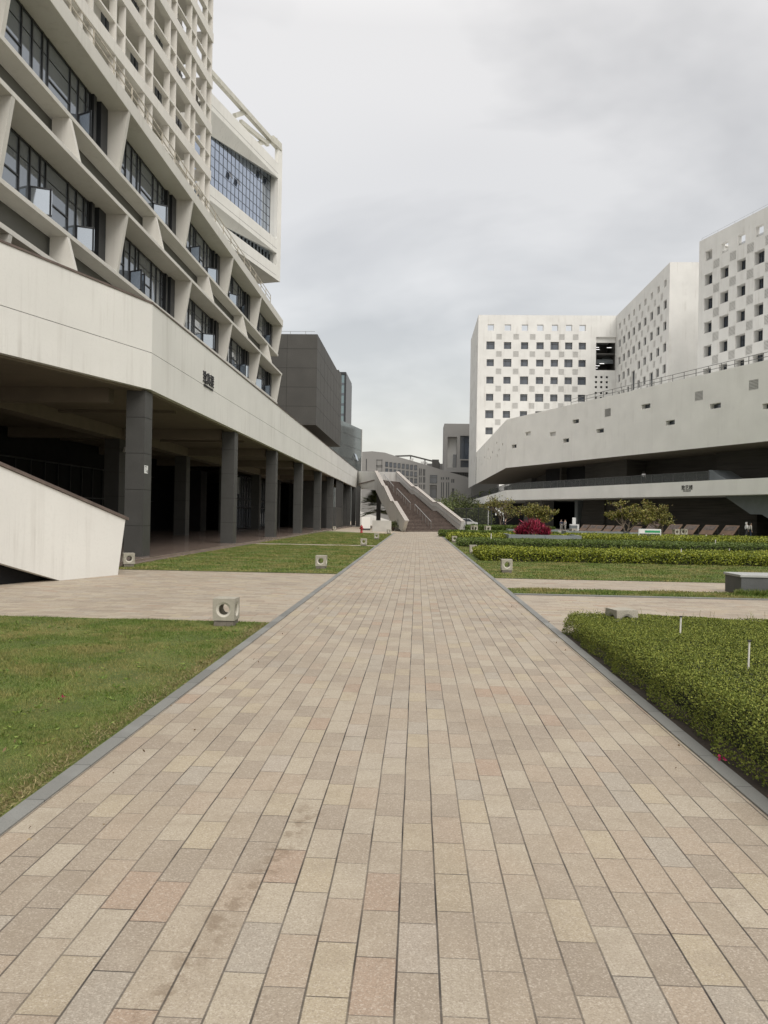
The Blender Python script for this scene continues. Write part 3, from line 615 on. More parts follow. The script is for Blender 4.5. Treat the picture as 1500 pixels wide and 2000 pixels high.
# sloping soffits of the recesses
gt = [U(417.5, 269.5, 1.1), U(528.7, 343.3, 1.1)]; zgl = line_at(gt[0], gt[1], LU); zgr = gt[1][1]
mb = MB(); mb.poly([ff.p(uin, zh - .002), ff.p(LU, zh - .002), ff.p(LU, zgl, 1.1), ff.p(ug, zgr, 1.1)]); mb.poly([ff.p(uin, zh, .0), ff.p(ug, zgr, 1.1), ff.p(ug, zg0, 1.1), ff.p(uin, zg0, 0)])
g3 = [U(471, 470, 1.1), U(525, 490, 1.1)]; z3l = g3[1][1] - 1.1
mb.poly([ff.p(uin, zb2 - .002), ff.p(LU, zb2 - .002), ff.p(LU, z3t + .02, 1.1), ff.p(ug, g3[1][1], 1.1)]); mb.poly([ff.p(uin, zb2, 0), ff.p(ug, g3[1][1], 1.1), ff.p(ug, z3t, 1.1), ff.p(uin, z3t, 0)])
mb.build('soffit', WHITE, fb)
gw = MB(); gw.poly([ff.p(ug, zg0 - .3, 1.12), ff.p(LU, zg0 - .3, 1.12), ff.p(LU, zgl, 1.12), ff.p(ug, zgr, 1.12)], 1)
for i in range(17):
    u = ug + i * .92
    if u < LU: ff.box(gw, u, u + .05, zg0 - .3, min(line_at((ug, zgr), (LU, zgl), u), zgr + 2), 1.09, 1.115)
for i in range(7): z = zg0 + .75 + i * 1.12; ff.box(gw, ug, LU, z, z + .05, 1.095, 1.113)
gw.build('glass_wall', [FRAME, GLASSB], fb)
for i, j in ((3, 5), (9, 2), (11, 2), (1, 5)):
    u = ug + i * .92; z = zg0 + .75 + j * 1.12; c = MB(); c.poly([ff.p(u + .05, z + 1.08, 1.0), ff.p(u + .87, z + 1.08, 1.0), ff.p(u + .87, z + .4, .85), ff.p(u + .05, z + .4, .85)], 0); c.poly([ff.p(u + .03, z + 1.1, .99), ff.p(u + .9, z + 1.1, .99), ff.p(u + .9, z + 1.02, .95), ff.p(u + .03, z + 1.02, .95)], 1); c.build('casement', [GLASSD, FRAME], fb)
gw = MB(); gw.poly([ff.p(ug, z3t - .3, 1.12), ff.p(LU, z3t - .3, 1.12), ff.p(LU, z3t + 2.4, 1.12), ff.p(ug, z3t + 2.4, 1.12)], 1)
for i in range(17):
    u = ug + i * .92
    if u < LU: ff.box(gw, u, u + .07, z3t - .3, z3t + 1.6, 1.0, 1.11)
gw.build('glass_strip', [FRAME, GLASSB], fb)
bm = MB()
def pb(x, y, w=0.): u, z = ff.uz(x, y, w); return ff.p(u, z, w)
bm.bar(pb(405, 135, .2), pb(545, 291, .2), .5, .55); bm.bar(pb(458, 226, .5), pb(482, 218, .3), .4, .5); bm.bar(pb(470, 238, .5), pb(523, 282, .4), .4, .5); bm.bar(pb(505, 280, .6), pb(540, 274, .3), .4, .5); bm.bar(pb(532, 272, .1), pb(548, 288, .1), .4, .9)
bm.build('roof_beam', BEAM, fb)
mb = MB(); ff.box(mb, 0, LU, 7.9, zbot, 9, 14); mb.build('core', WHITE, fb)

# ============================================================ LEFT: DARK BOX, GLASS BLOCKS
XD = -10.72
db = empty('dark_building', (-18, 88, 8), 'windowless charcoal box building overhanging the end of the podium', 'building')
mb = MB(); mb.box(-28, XD, 77, 101.8, 11.02, 20.5); mb.box(-28, XD, 98, 101.8, 20.5, 20.9)
for z in (12.95, 14.95, 16.95, 18.95): mb.box(-28, XD, 76.994, 76.9995, z, z + .035, 1); mb.box(XD + .0005, XD + .006, 77, 101.8, z, z + .03, 1)
for x in (-13.9, -17.2): mb.box(x, x + .035, 76.993, 76.9992, 11.1, 20.5, 1)
for y in np.arange(80, 101, 3.1): mb.box(XD + .0004, XD + .005, y, y + .03, 11.02, 20.5, 1)
mb.build('wall', [DARKW, JOINT], db)
mb = MB(); mb.box(-27, -16, 82, 101, 7.9, 11.03); mb.build('base', DARKW, db)
mb = MB()
for x in np.arange(-20, -11, 1.6): mb.tube([(x, 77.2, 20.5), (x, 77.2, 20.85)], .025, 5)
mb.bar((-20, 77.2, 20.83), (-11, 77.2, 20.83), .03); mb.build('roof_rail', STEEL, db)
a = AY(660, 815, 205); b_ = AY(667, 824, 190); q1 = (AY(640, 824, 178)[0], 178); P2 = AY(706.5, 839, 207); P1 = (AY(645, 824, 178)[0], 178)
fg = Fr((P2[0], P2[1]), (P1[0] - P2[0], P1[1] - P2[1]), (-1, .6)); Lg = math.hypot(P1[0] - P2[0], P1[1] - P2[1]); ZG = P2[2]
gb = empty('glass_building', (P2[0] - 6, P2[1], 0), 'mid-rise block with a blue-green mullioned curtain wall, past the end of the podium', 'building')
mb = MB(); fg.box(mb, 0, Lg, 0, ZG, .02, 18, 0); fg.box(mb, -.5, 0, 0, ZG + .1, -.1, 18, 1)
mb.build('wall', [CAUTL, BWHITE], gb)
mb = MB()
for u in np.arange(0, Lg, 1.05): fg.box(mb, u, u + .08, 0, ZG, -.06, .02, 1)
for z in np.arange(1, ZG, 3.1): fg.box(mb, 0, Lg, z, z + .07, -.02, .02)
mb.build('mullions', [FRAME, GREYC], gb)
for u, z in ((5.4, ZG - 7.5), (6.5, ZG - 7.3), (1.5, ZG - 14.5)):
    c = MB(); c.poly([fg.p(u, z, -.15), fg.p(u + 1., z, -.15), fg.p(u + 1., z - 1.7, -.8), fg.p(u, z - 1.7, -.8)]); c.build('casement', PANEG, gb)
gt_ = empty('glass_tower', (-30, 265, 0), 'slim dark glass tower seen over the curtain-walled block', 'building')
X1 = AY(677.3, 728, 260)[0]; zt_ = AY(670, 727, 260)[2]
mb = MB(); mb.box(X1 - 22, X1 - .8, 260, 282, 0, zt_ - .9, 0); mb.box(X1 - 22, X1 - .2, 259.5, 282, zt_ - .9, zt_, 1); mb.box(X1 - .8, X1 - .1, 259.7, 282, 0, zt_ - .9, 1)
for u in (2.8, 5.2): mb.box(X1 - u, X1 - u + .3, 259.7, 260, 0, zt_ - 6, 1)
for z in np.arange(4, zt_ - 3, 3.6): mb.box(X1 - 22, X1 - .8, 259.85, 260, z, z + .8, 2)
mb.build('wall', [CAUTL, FRAME, GLASSD], gt_)

# ============================================================ MAIN STAIR
st = empty('grand_staircase', (1, 90, 0), 'broad brown-stepped staircase between pale coped walls, closing the end of the paved path', 'staircase')
Lf = [(-1.61, 79.61, 0.), (-2.77, 85.5, 3.3), (-3.14, 87.41, 3.33), (-4.28, 93.2, 5.37), (-4.5, 94.33, 5.41), (-5.91, 101.51, 7.72)]
Lt = [(-1.27, 77.89, 1.15)] + Lf[1:]
Rt = [(5.05, 85.22, 1.14), (2.43, 93.05, 3.42), (2.02, 94.29, 3.42), (-.48, 101.75, 5.68), (-.81, 102.73, 5.71), (-3.24, 110., 8.16)]
def flank(tops, ground, cmat, th, sgn):
    mb = MB(); d = (th * sgn, 0, 0)
    low = [(p[0], p[1], max(0, p[2] - (2.3 if i > 0 else 9))) for i, p in enumerate(tops)]
    low[0] = (ground[0], ground[1], 0)
    for i in range(len(tops) - 1):
        a, b = tops[i], tops[i + 1]; la, lb = low[i], low[i + 1]
        mb.prism([a, b, lb, la], d)
    return mb
tops = Lt; mb = flank(tops, (-1.61, 79.61), None, .35, 1); mb.build('side_wall', BWHITE, st)
mb = flank(Rt, (4.89, 85.69), None, .35, 1); mb.prism([(-3.24, 110, 8.16), (-5.9, 112, 8.3), (-5.9, 112, 5), (-3.24, 110, 5)], (0, .3, 0)); mb.build('side_wall', BWHITE, st)
for tt, o in ((Lt, -.04), (Rt, -.04)):
    mb = MB()
    for a, b in zip(tt, tt[1:]):
        n = max(1, int(math.dist(a, b) / .95)) if abs(a[2] - b[2]) > .5 else 1
        for i in range(n):
            p = [a[k] + (b[k] - a[k]) * i / n for k in range(3)]; q = [a[k] + (b[k] - a[k]) * (i + .985) / n for k in range(3)]
            mb.hexa([(p[0] + o, p[1], p[2] + .003), (p[0] + .43, p[1], p[2] + .003), (q[0] + .43, q[1], q[2] + .003), (q[0] + o, q[1], q[2] + .003), (p[0] + o, p[1], p[2] + .09), (p[0] + .43, p[1], p[2] + .09), (q[0] + .43, q[1], q[2] + .09), (q[0] + o, q[1], q[2] + .09)])
    mb.build('coping', COPES, st)
def stair_pt(side, z):   # plan position on a side line for step height z (coping height - 1.05)
    T_ = Lt if side == 0 else Rt; g = T_[0]; zz = [0.] + [t[2] - 1.1 for t in T_[1:]]; pts = [((-1.61, 79.61) if side == 0 else (4.89, 85.69))] + [t[:2] for t in T_[1:]]
    for i in range(5):
        if z <= zz[i + 1] + 1e-6 or i == 4:
            t = 0 if zz[i + 1] - zz[i] < 1e-3 else min(1, max(0, (z - zz[i]) / (zz[i + 1] - zz[i]))); a, b = pts[i], pts[i + 1]; return (a[0] + (b[0] - a[0]) * t, a[1] + (b[1] - a[1]) * t)
mb = MB(); n = 44; ztp = 6.6; pr = [(stair_pt(0, z), stair_pt(1, z)) for z in [ztp * i / n for i in range(n + 1)]]
for i in range(n):
    (a, b), (c, d) = pr[i], pr[i + 1]; z0 = ztp * i / n; z1 = ztp * (i + 1) / n; a = (a[0] + .3, a[1]); c = (c[0] + .3, c[1])
    mb.poly([(*a, z0), (*b, z0), (*b, z1 - .035), (*a, z1 - .035)], 0)
    e_ = .05; mb.poly([(a[0], a[1] - e_, z1 - .035), (b[0], b[1] - e_, z1 - .035), (b[0], b[1] - e_, z1), (a[0], a[1] - e_, z1)], 1)
    mb.poly([(a[0], a[1] - e_, z1), (b[0], b[1] - e_, z1), (*d, z1), (*c, z1)], 1); mb.poly([(*a, z1 - .035), (*b, z1 - .035), (b[0], b[1] - e_, z1 - .035), (a[0], a[1] - e_, z1 - .035)], 0)
mb.build('steps', [RISER, TREAD], st)
mb = MB(); (a, b) = pr[-1]; mb.prism([(a[0] + .3, a[1], 6.45), (b[0], b[1], 6.45), (-5.9, 112, 6.45), (-9.4, 116, 6.45), (-6, 101.6, 6.45)], (0, 0, .14)); mb.build('landing', TREAD, st)
# three centre handrails
def hr(p0, p1, name='handrail'):
    mb = MB(); A_ = Vector(p0); B = Vector(p1); mb.tube([A_, B], .045, 8); n = 6
    for i in range(n + 1): q = A_.lerp(B, i / n); mb.tube([q - Vector((0, 0, .95)), q], .03, 6)
    mb.build(name, STEEL, st)
def mid(z, f=None):
    f = .51 - .16 * z / 6.5; a, b = stair_pt(0, z), stair_pt(1, z); return (a[0] + (b[0] - a[0]) * f, a[1] + (b[1] - a[1]) * f, z + .95)
for za, zb_ in ((.15, 2.15), (2.35, 4.3), (4.65, 6.5)): hr(mid(za), mid(zb_))
mb = MB()
for a, b in zip(Rt, Rt[1:]): mb.tube([(a[0] - .08, a[1], a[2] - .45), (b[0] - .08, b[1], b[2] - .45)], .035, 6)
mb.build('wall_rail', STEEL, st)
# under the bridge: low walls, far ramp, post
lw = empty('low_wall', (-6, 84, 0), 'low white wall with a pale screen beside it under the bridge, left of the grand staircase', 'wall')
MBw = MB(); x0 = AY(727, 1034, 78)[0]; x1 = AY(764, 1034, 78)[0]; MBw.box(x0, x1, 78, 78.4, 0, AY(740, 1016.5, 78)[2]); MBw.build('wall', plain('weathered_white', (.42, .41, .38), .8, .1, 1), lw)
mb = MB(); xa = AY(706, 1028, 84)[0]; xb = AY(723, 1028, 84)[0]; mb.box(xa, xb, 84, 84.2, .2, 1.5); mb.box(xa, xb, 83.9, 84.4, 0, .2, 1); mb.build('screen', [LWHITE, COLM], lw)
fl = empty('ramp_wall', (-7, 128, 0), 'pale sloping ramp walls seen through the gap under the bridge', 'wall')
mb = MB()
for k, (ya, yb) in enumerate(((998, 1018), (1004, 1022))):
    p = AY(700, ya, 128 - 3 * k); q = AY(766, yb, 128 - 3 * k); mb.hexa([(p[0], p[1], 0), (q[0], q[1], 0), (q[0], q[1] + .4, 0), (p[0], p[1] + .4, 0), (p[0], p[1], p[2]), (q[0], q[1], q[2]), (q[0], q[1] + .4, q[2]), (p[0], p[1] + .4, p[2])])
mb.build('wall', BWHITE, fl)
for x, y in ((739, 106), (672, 106), (690, 112), (699, 108)):
    p = AY(x, 1000, y); m_ = MB(); m_.box(p[0] - .3, p[0] + .3, y, y + .7, 0, 5.9); m_.build('column', COLM, pod)
# ============================================================ RIGHT: ARTS BUILDING (low swooping volume, slab, recess)
KX, KY = 15.3, 130.; DRx, DRy = .4043, -.9146
ar = empty('swept_building', (30, 120, 0), 'low sweeping white building with slot windows floating over a long balcony slab', 'building')
fR = Fr((KX, KY), (DRx, DRy), (.9146, .4043)); fL = Fr((KX, KY), (0, 1), (1, 0)); RL = 130
slots = []
Z5 = lambda x, y: (850 + x / 3.75, 550 + y / 3.75)
Z6 = lambda x, y: (1150 + x / 4.2857, 380 + y / 4.2857)
for p, q in ((Z5(1005, 1025), Z5(1052, 1022)), (Z5(1180, 1095), Z5(1235, 1090)), (Z5(935, 1165), Z5(980, 1161)), (Z5(560, 1207), Z5(595, 1205)), (Z6(440, 1772), Z6(515, 1772)), (Z6(1013, 1775), Z6(1105, 1762)), (Z6(642, 1912), Z6(720, 1905)), (Z6(1453, 1775), Z6(1540, 1765))):
    a, b = fR.uz(*p), fR.uz(*q); slots.append((a[0], b[0], (a[1] + b[1]) / 2 - .3, (a[1] + b[1]) / 2 + .3, .7))
pale = []
for p, q in ((Z5(660, 1115), Z5(700, 1113)), (Z5(838, 1118), Z5(882, 1116))):
    a, b = fR.uz(*p), fR.uz(*q); pale.append((a[0], b[0], (a[1] + b[1]) / 2 - .33, (a[1] + b[1]) / 2 + .33, .35))
grl = []
for p in (Z6(920, 1685), Z6(1378, 1592), Z6(158, 1825), Z5(1263, 960)):
    a = fR.uz(*p); grl.append((a[0] - .65, a[0] + .65, a[1] - .55, a[1] + .55, .15))
mb = MB(); holes_wall(mb, fR, 0, RL, 10.33, 18.75, slots + pale + grl)
sq = []
for p in ((450, 1182), (493, 1192), (390, 1228), (420, 1248), (468, 1233), (454, 1275), (405, 1290), (385, 1298), (362, 1287), (327, 1298), (342, 1338), (302, 1375)):
    q = fL.uz(*Z5(*p)); sq.append((q[0] - .55, q[0] + .55, q[1] - .22, q[1] + .22, .5))
holes_wall(mb, fL, 0, 66, 10.33, 18.75, sq)
mb.poly([fR.p(0, 18.75), fR.p(RL, 18.75), fR.p(RL, 18.75, 30), fL.p(66, 18.75, 30), fL.p(66, 18.75)])
# upper rim rises gently towards the right
mb.prism([fR.p(0, 18.75), fR.p(20, 18.75), fR.p(20, 18.86), fR.p(0, 18.76)], (.9146 * .3, .4043 * .3, 0)); mb.prism([fR.p(20, 18.75), fR.p(RL, 18.75), fR.p(RL, 19.4), fR.p(20, 18.86)], (.9146 * .3, .4043 * .3, 0))
mb.build('wall', LWHITE, ar)
mb = MB()
for h in slots: mb.poly([fR.p(h[0], h[2], .65), fR.p(h[1], h[2], .65), fR.p(h[1], h[3], .65), fR.p(h[0], h[3], .65)])
for h in sq: mb.poly([fL.p(h[0], h[2], .45), fL.p(h[1], h[2], .45), fL.p(h[1], h[3], .45), fL.p(h[0], h[3], .45)])
mb.build('slot_glazing', GLASSD, ar)
mb = MB()
for h in pale: mb.poly([fR.p(h[0], h[2], .33), fR.p(h[1], h[2], .33), fR.p(h[1], h[3], .33), fR.p(h[0], h[3], .33)])
mb.build('blind_recess', BWHITE, ar)
for h in grl: grille(fR, *h[:4], ar, False, .1)
LS = 94.   # length of the left side of the slab
mb = MB(); sof = [fR.p(0, 10.33), fR.p(RL, 10.33), fR.p(RL, 10.33, 26), fL.p(66, 10.33, 24), fL.p(66, 10.33)]
mb.poly(sof[::-1])
inn = 7.; ci = fR.p(-1.5, 0, inn)   # the upper recess wall
mb.build('soffit', CEIL, ar)
sl = [fR.p(0, 4.68), fR.p(RL, 4.68), fR.p(RL, 4.68, 26), fL.p(124, 4.68, 24), fL.p(124, 4.68)]
mb = MB(); mb.prism(sl, (0, 0, 1.76)); mb.build('balcony_slab', LWHITE, ar)
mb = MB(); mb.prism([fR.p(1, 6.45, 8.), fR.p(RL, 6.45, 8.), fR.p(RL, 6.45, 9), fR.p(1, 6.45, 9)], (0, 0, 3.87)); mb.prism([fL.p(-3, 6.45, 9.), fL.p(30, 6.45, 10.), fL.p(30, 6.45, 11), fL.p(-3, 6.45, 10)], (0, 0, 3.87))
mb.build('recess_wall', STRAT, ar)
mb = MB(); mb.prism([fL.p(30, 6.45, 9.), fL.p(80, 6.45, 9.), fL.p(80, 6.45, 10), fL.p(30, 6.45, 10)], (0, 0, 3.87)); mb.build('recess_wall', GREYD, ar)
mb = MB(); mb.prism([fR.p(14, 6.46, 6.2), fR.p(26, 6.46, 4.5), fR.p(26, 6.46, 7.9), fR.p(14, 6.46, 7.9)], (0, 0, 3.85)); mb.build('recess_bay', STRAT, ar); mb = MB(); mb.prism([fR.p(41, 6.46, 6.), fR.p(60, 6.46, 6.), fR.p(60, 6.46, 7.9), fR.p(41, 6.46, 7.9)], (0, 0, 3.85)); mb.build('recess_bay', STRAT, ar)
mb = MB(); fR.box(mb, 0.5, 14, 6.46, 10.3, 7.8, 7.99); mb.build('recess_glazing', BLACK, ar)
# glass balustrade with posts
ub = fR.uz(1383, 930)[0]
mb = MB(); gb_ = MB()
fR.box(gb_, 0, ub, 6.5, 7.52, .2, .23, 0); fL.box(gb_, 0, 124, 6.5, 7.52, .2, .23, 0)
for u in np.arange(0, ub, 1.9): fR.box(mb, u, u + .06, 6.44, 7.56, .16, .27)
for u in np.arange(2, 124, 1.9): fL.box(mb, u, u + .06, 6.44, 7.56, .16, .27)
fR.box(mb, 0, ub, 7.52, 7.57, .17, .26); fL.box(mb, 0, 124, 7.52, 7.57, .17, .26)
for u in np.arange(ub + 8, RL, 1.9): fR.box(mb, u, u + .06, 6.44, 7.6, 3.2, 3.3)
fR.box(mb, ub + 8, RL, 7.58, 7.64, 3.2, 3.3)
g_ = gb_.build('glass_panels', CLEAR, ar); mb.build('balustrade', plain('dark_post', (.07, .07, .07), .4, .1), ar)
# upper roof rail
u0 = fR.uz(*Z5(985, 905))[0]
railing(ar, fR.p(u0, 0, .25)[:2], fR.p(RL, 0, .25)[:2], 18.8, .95, 1.9, .07, (.5, 1.), plain('dark_rail', (.13, .13, .125), .5, .1), z1=19.35)
# lower walls under the slab
uo0 = 8.; mb = MB()
def slant(u0, u1, w0, w1, z0, z1, lean, m=0):
    mb.hexa([fR.p(u0, z0, w0), fR.p(u1, z0, w0), fR.p(u1, z0, w1), fR.p(u0, z0, w1), fR.p(u0 + lean, z1, w0), fR.p(u1, z1, w0), fR.p(u1, z1, w1), fR.p(u0 + lean, z1, w1)], m)
us1 = AP(1133, 1000, fR.p(0, 0, 6)[:2], (DRx, DRy)); us1 = math.hypot(us1[0] - fR.p(0, 0, 6)[0], us1[1] - fR.p(0, 0, 6)[1])
us2 = fR.uz(1478, 1030, 6)[0]
slant(us1, us2, 6, 8, 0, 4.67, .8); slant(us1 + 5, us1 + 6.4, 5.7, 6, 0, 4.67, .7); mb.build('lower_wall', STRAT, ar)
mb = MB(); u9 = fR.uz(1025, 1020, 6)[0]; slant(max(.5, u9 - 16), u9, 6, 8, 0, 4.67, 0); mb.prism([fL.p(-2, 0, 6), fL.p(60, 0, 7), fL.p(60, 0, 8), fL.p(-2, 0, 8)], (0, 0, 4.67)); mb.build('lower_wall', GREYD, ar)
mb = MB(); fR.box(mb, -60, 130, 0, 4.67, 15, 16); mb.build('back_wall', BLACK, ar)  # black wall set back to paint the opening dark
mb = MB(); fR.box(mb, us1 - .9, us1 - .1, 0, 4.67, 5.6, 8); mb.build('pier', PRECAST, ar)
# stair flights
mb = MB()
def fpx(pts, w, th):
    P = [fR.uz(x, y, w) for x, y in pts]; mb.prism([fR.p(u, z, w) for u, z in P], (.9146 * th, .4043 * th, 0))
fpx([(1384, 941), (1384, 918), (1390, 918), (1432, 945)], 1.2, 3); fpx([(1417, 966), (1417, 971), (1466, 1004.5), (1487, 1004.5), (1560, 1048), (1560, 966)], 2.2, 2.6)
mb.build('stair_flight', PRECAST, ar)
MT = Matrix.Identity(4); uu, zz = fR.uz(1342, 953)
X_ = Vector((DRx, DRy, 0)); Y_ = Vector((0, 0, 1)); Z_ = Vector((-.9146, -.4043, 0))
def m4(u, z): o = Vector(fR.p(u, z, -.015)); return Matrix(((X_.x, Y_.x, Z_.x, o.x), (X_.y, Y_.y, Z_.y, o.y), (X_.z, Y_.z, Z_.z, o.z), (0, 0, 0, 1)))
text('致艺楼', 'sign_characters', INK, .62, m4(uu, zz - .18), ar, .02); text('ZHI YI BUILDING', 'sign_letters', INK, .16, m4(uu, zz - .42), ar, .02)

# ============================================================ RIGHT: PERFORATED TOWERS
TOPZ = 54.85; YB = 196.
f1 = Fr((15.2, YB), (1, 0), (0, 1))
b1 = empty('perforated_building', (33, 206, 10), 'leftmost white square-windowed block, with a tall open void showing ceiling lamps', 'building')
cx = [18.47, 22.93, 27.37, 31.39, 35.18, 38.83, 42.36]; rz = [46.84, 42.3, 37.72, 33.2, 28.74, 24.36, 19.9]; vx = [20.68, 25.13, 29.43, 33.37, 37.02, 40.59]
o1 = lambda x: x - 15.2
H = 1.75
hol = []; wins = []; vents = []
for i, x in enumerate(cx): hol.append((o1(x) - .82, o1(x) + .82, 50.75, 52.4, 1.2))
big = {(0, 2), (0, 4), (1, 0 + 1), (1, 4), (2, 0), (1, 0), (0, 1 + 3), (3, 2)}
for j, z in enumerate(rz):
    for i, x in enumerate(cx):
        if j >= 4 and x > 15 + (5.6 - j) * 14: continue
        g = .13 if ((i * 7 + j * 5) % 4 == 0) else 0; r = (o1(x) - .95 - g, o1(x) + .95 + g, z - .92 - g, z + .92 + g); hol.append((*r, .62)); wins.append(r)
    if j < 6:
        for i, x in enumerate(vx):
            if j >= 4 and x > 15 + (5.6 - j) * 14: continue
            r = (o1(x) - .72, o1(x) + .72, z + 2.29 - .75, z + 2.29 + .75)
            hol.append((*r, .14)); vents.append(r)
void = (o1(45.92), o1(51.06), 40.56, 49.26); hol.append((*void, .9))
tiny = []
for x in (46.05, 47.42, 48.84):
    for z in (38.76, 37.45, 36.15, 34.6, 33.35): tiny.append((o1(x) - .29, o1(x) + .29, z - .29, z + .29)); hol.append((*tiny[-1], .4))
mb = MB(); holes_wall(mb, f1, 0, 35.88, 17.5, TOPZ, hol)
fs = Fr((15.2, YB), (0, 1), (1, 0)); sh = []
for j, z in enumerate([51.5, 47, 42.6, 38.3, 34.2, 30, 25.8, 21.6, 17.4, 13.4]):
    for k, u in enumerate((5.2, 10.5, 15.6, 21)):
        if (j * 3 + k) % 4 == 1 or j == 0 and k: continue
        q = u + .5 * ((j * k) % 3); sh.append((q - .35, q + .35, z - .95, z + .95, .4))
holes_wall(mb, fs, 0, 28, 10.33, TOPZ, sh)
mb.poly([(15.2, YB, TOPZ), (51.08, YB, TOPZ), (51.08, YB + .5, TOPZ), (15.2, YB + .5, TOPZ)]); mb.poly([(15.2, YB + .5, TOPZ), (51, YB + .5, TOPZ), (51, YB + .5, 49.3), (15.2, YB + .5, 49.3)][::-1]) if 0 else None
mb.box(15.25, 15.6, YB + 28, YB + 28.3, 10.33, TOPZ); mb.box(15.7, 51, YB + 1.25, YB + 27, 49.2, 49.4)
mb.box(30, 45, YB + 5, YB + 12, 49.4, 51.2)
mb.build('wall', BWHITE, b1)
for r in wins: window(f1, *r, .6, b1, 0)
for r in vents: grille(f1, *r, b1, True)
mb = MB()
for r in tiny: f1.box(mb, r[0] - .05, r[1] + .05, r[2] - .05, r[3] + .05, .38, .42)
for h in sh: fs.box(mb, h[0], h[1], h[2], h[3], .36, .39)
mb.build('dark_opening', BLACK, b1)
# interior of the tall void
mb = MB(); a, b, c, d = void
f1.box(mb, a - .3, b + .3, c - .3, c, .4, 9, 0); f1.box(mb, a - .3, b + .3, d - .002, d + .3, .91, 9, 0); f1.box(mb, a, b, 47.9, d, .6, .9, 1); f1.box(mb, a - 3, b + .3, c, d, 9, 9.3, 0)
f1.box(mb, a - .3, a - .01, c, d, .91, 9, 0); f1.box(mb, b + .0, b + .3, c, d, .91, 9, 0)
f1.box(mb, a + .8, b, 42.9, 44.0, 3, 3.3, 2); f1.box(mb, a, b, 44.9, 45.2, 1, 9, 0); f1.box(mb, a + 2.8, b, 44.0, 46, 5, 5.4, 2)
mb.build('void_interior', [DARKW, BWHITE, PRECAST], b1)
mb = MB()
for u, z, w in ((.3, 47.2, 3), (3.6, 47.2, 3.2), (.9, 47.1, 5), (1.6, 42.8, 2.5), (.7, 42.5, 3.8), (.6, 42.2, 5.5)): f1.box(mb, a + u, a + u + 1.2, z, z + .06, w, w + .3)
mb.build('ceiling_lights', LAMP, b1)

b2 = empty('perforated_building', (58, 175, 18), 'middle white square-windowed block, its slanting window wall beside a blank end wall', 'building')
f2 = Fr((51.1, 155.1), (0, 1), (1, 0)); c2 = [157.78, 162.2, 166.8, 171.46, 175.85, 180.3, 184.5, 188.7, 192.85]; r2 = [46.87, 42.4, 37.87, 33.4, 29, 24.6]
hol = []; wins = []; vents = []
for y in c2: hol.append((y - 155.1 - .75, y - 155.1 + .75, 50.6, 52.1, .6))
tall = {(6, 2): 1, (2, 3): 1}
for j, z in enumerate(r2):
    for i, y in enumerate(c2):
        u = y - 155.1; r = (u - .98, u + .98, z - .95, z + .95)
        if (i, j) in ((2, 4),): continue
        if (i, j) == (2, 3): r = (u - 1.5, u + .9, z - 4.4, z + .95)
        if (i, j) == (5, 3): r = (u - 1.3, u + 1.3, z - .7, z + 4.0)
        if (i, j) == (5, 2): continue
        hol.append((*r, .46)); wins.append(r)
    if j < 5:
        for i in range(8):
            u = (c2[i] + c2[i + 1]) / 2 - 155.1; r = (u - .7, u + .7, z + 2.25 - .72, z + 2.25 + .72); hol.append((*r, .14)); vents.append(r)
mb = MB(); holes_wall(mb, f2, 0, 41.3, 17.5, TOPZ, hol)
mb.box(51.1, 64, 155.1 - .02, 155.1, 17.5, TOPZ) if 0 else mb.poly([(51.1, 155.1, 17.5), (64, 155.1, 17.5), (64, 155.1, TOPZ), (51.1, 155.1, TOPZ)])
mb.poly([(51.1, 155.1, TOPZ), (64, 155.1, TOPZ), (64, 196.4, TOPZ - 3), (51.1, 196.4, TOPZ)]) if 0 else mb.box(51.11, 51.5, 155.2, 196.4, TOPZ - .3, TOPZ - .001)
mb.box(51.12, 64, 155.11, 155.5, TOPZ - .3, TOPZ - .001)
mb.build('wall', BWHITE, b2)
mb = MB(); f2.box(mb, 0.1, 41, 18, 49.8, 1.3, 13); mb.build('core', DARKW, b2)
for r in wins: window(f2, *r, .45, b2, 0)
for r in vents: grille(f2, *r, b2, False)
mb = MB()
for y in c2: f2.box(mb, y - 155.1 - .75, y - 155.1 + .75, 50.6, 50.68, .3, .35); f2.box(mb, y - 155.1 - .75, y - 155.1 + .75, 50.9, 50.98, .3, .35)
f2.box(mb, .6, 40.5, 49.8, TOPZ - .5, .62, .8)
mb.build('parapet_lining', BWHITE, b2)

b3 = empty('perforated_building', (60, 130, 18), 'rightmost white block with deep square windows, cut by the right edge', 'building')
f3 = Fr((51.42, 139.97), (.33, -1), (1, .33)); hol = []; wins = []; vents = []
uc = [2.58 + 4.08 * i for i in range(8)]; r3 = [45.75, 41.35, 37.0, 32.66, 28.5, 24.2]
for u in uc: hol.append((u - .88, u + .88, 49.25, 51.05, .8))
for j, z in enumerate(r3):
    for i, u in enumerate(uc):
        g = .12 if (i * 3 + j * 5) % 4 == 1 else 0; r = (u - 1.02 - g, u + 1.02 + g, z - 1.02 - g, z + 1.02 + g); hol.append((*r, 1.15)); wins.append(r)
        if j < 5: r = (u + 2.04 - .78, u + 2.04 + .78, z + 2.2 - .78, z + 2.2 + .78); hol.append((*r, .14)); vents.append(r)
mb = MB(); holes_wall(mb, f3, 0, 34, 17.5, 53.5, hol)
mb.poly([f3.p(0, 17.5), f3.p(0, 53.5), f3.p(0, 53.5, 13), f3.p(0, 17.5, 13)]); f3.box(mb, .01, 34, 53.2, 53.49, 0.01, .4); f3.box(mb, .01, .4, 53.2, 53.49, .4, 13)
mb.build('wall', BWHITE, b3)
mb = MB(); f3.box(mb, 3.4, 34, 49.3, 53.2, 9, 9.3); f3.box(mb, .02, 34, 48.2, 48.4, 1.3, 13); f3.box(mb, .02, 3.2, 48.4, 52.8, 1.0, 1.2); mb.build('parapet_lining', BWHITE, b3)
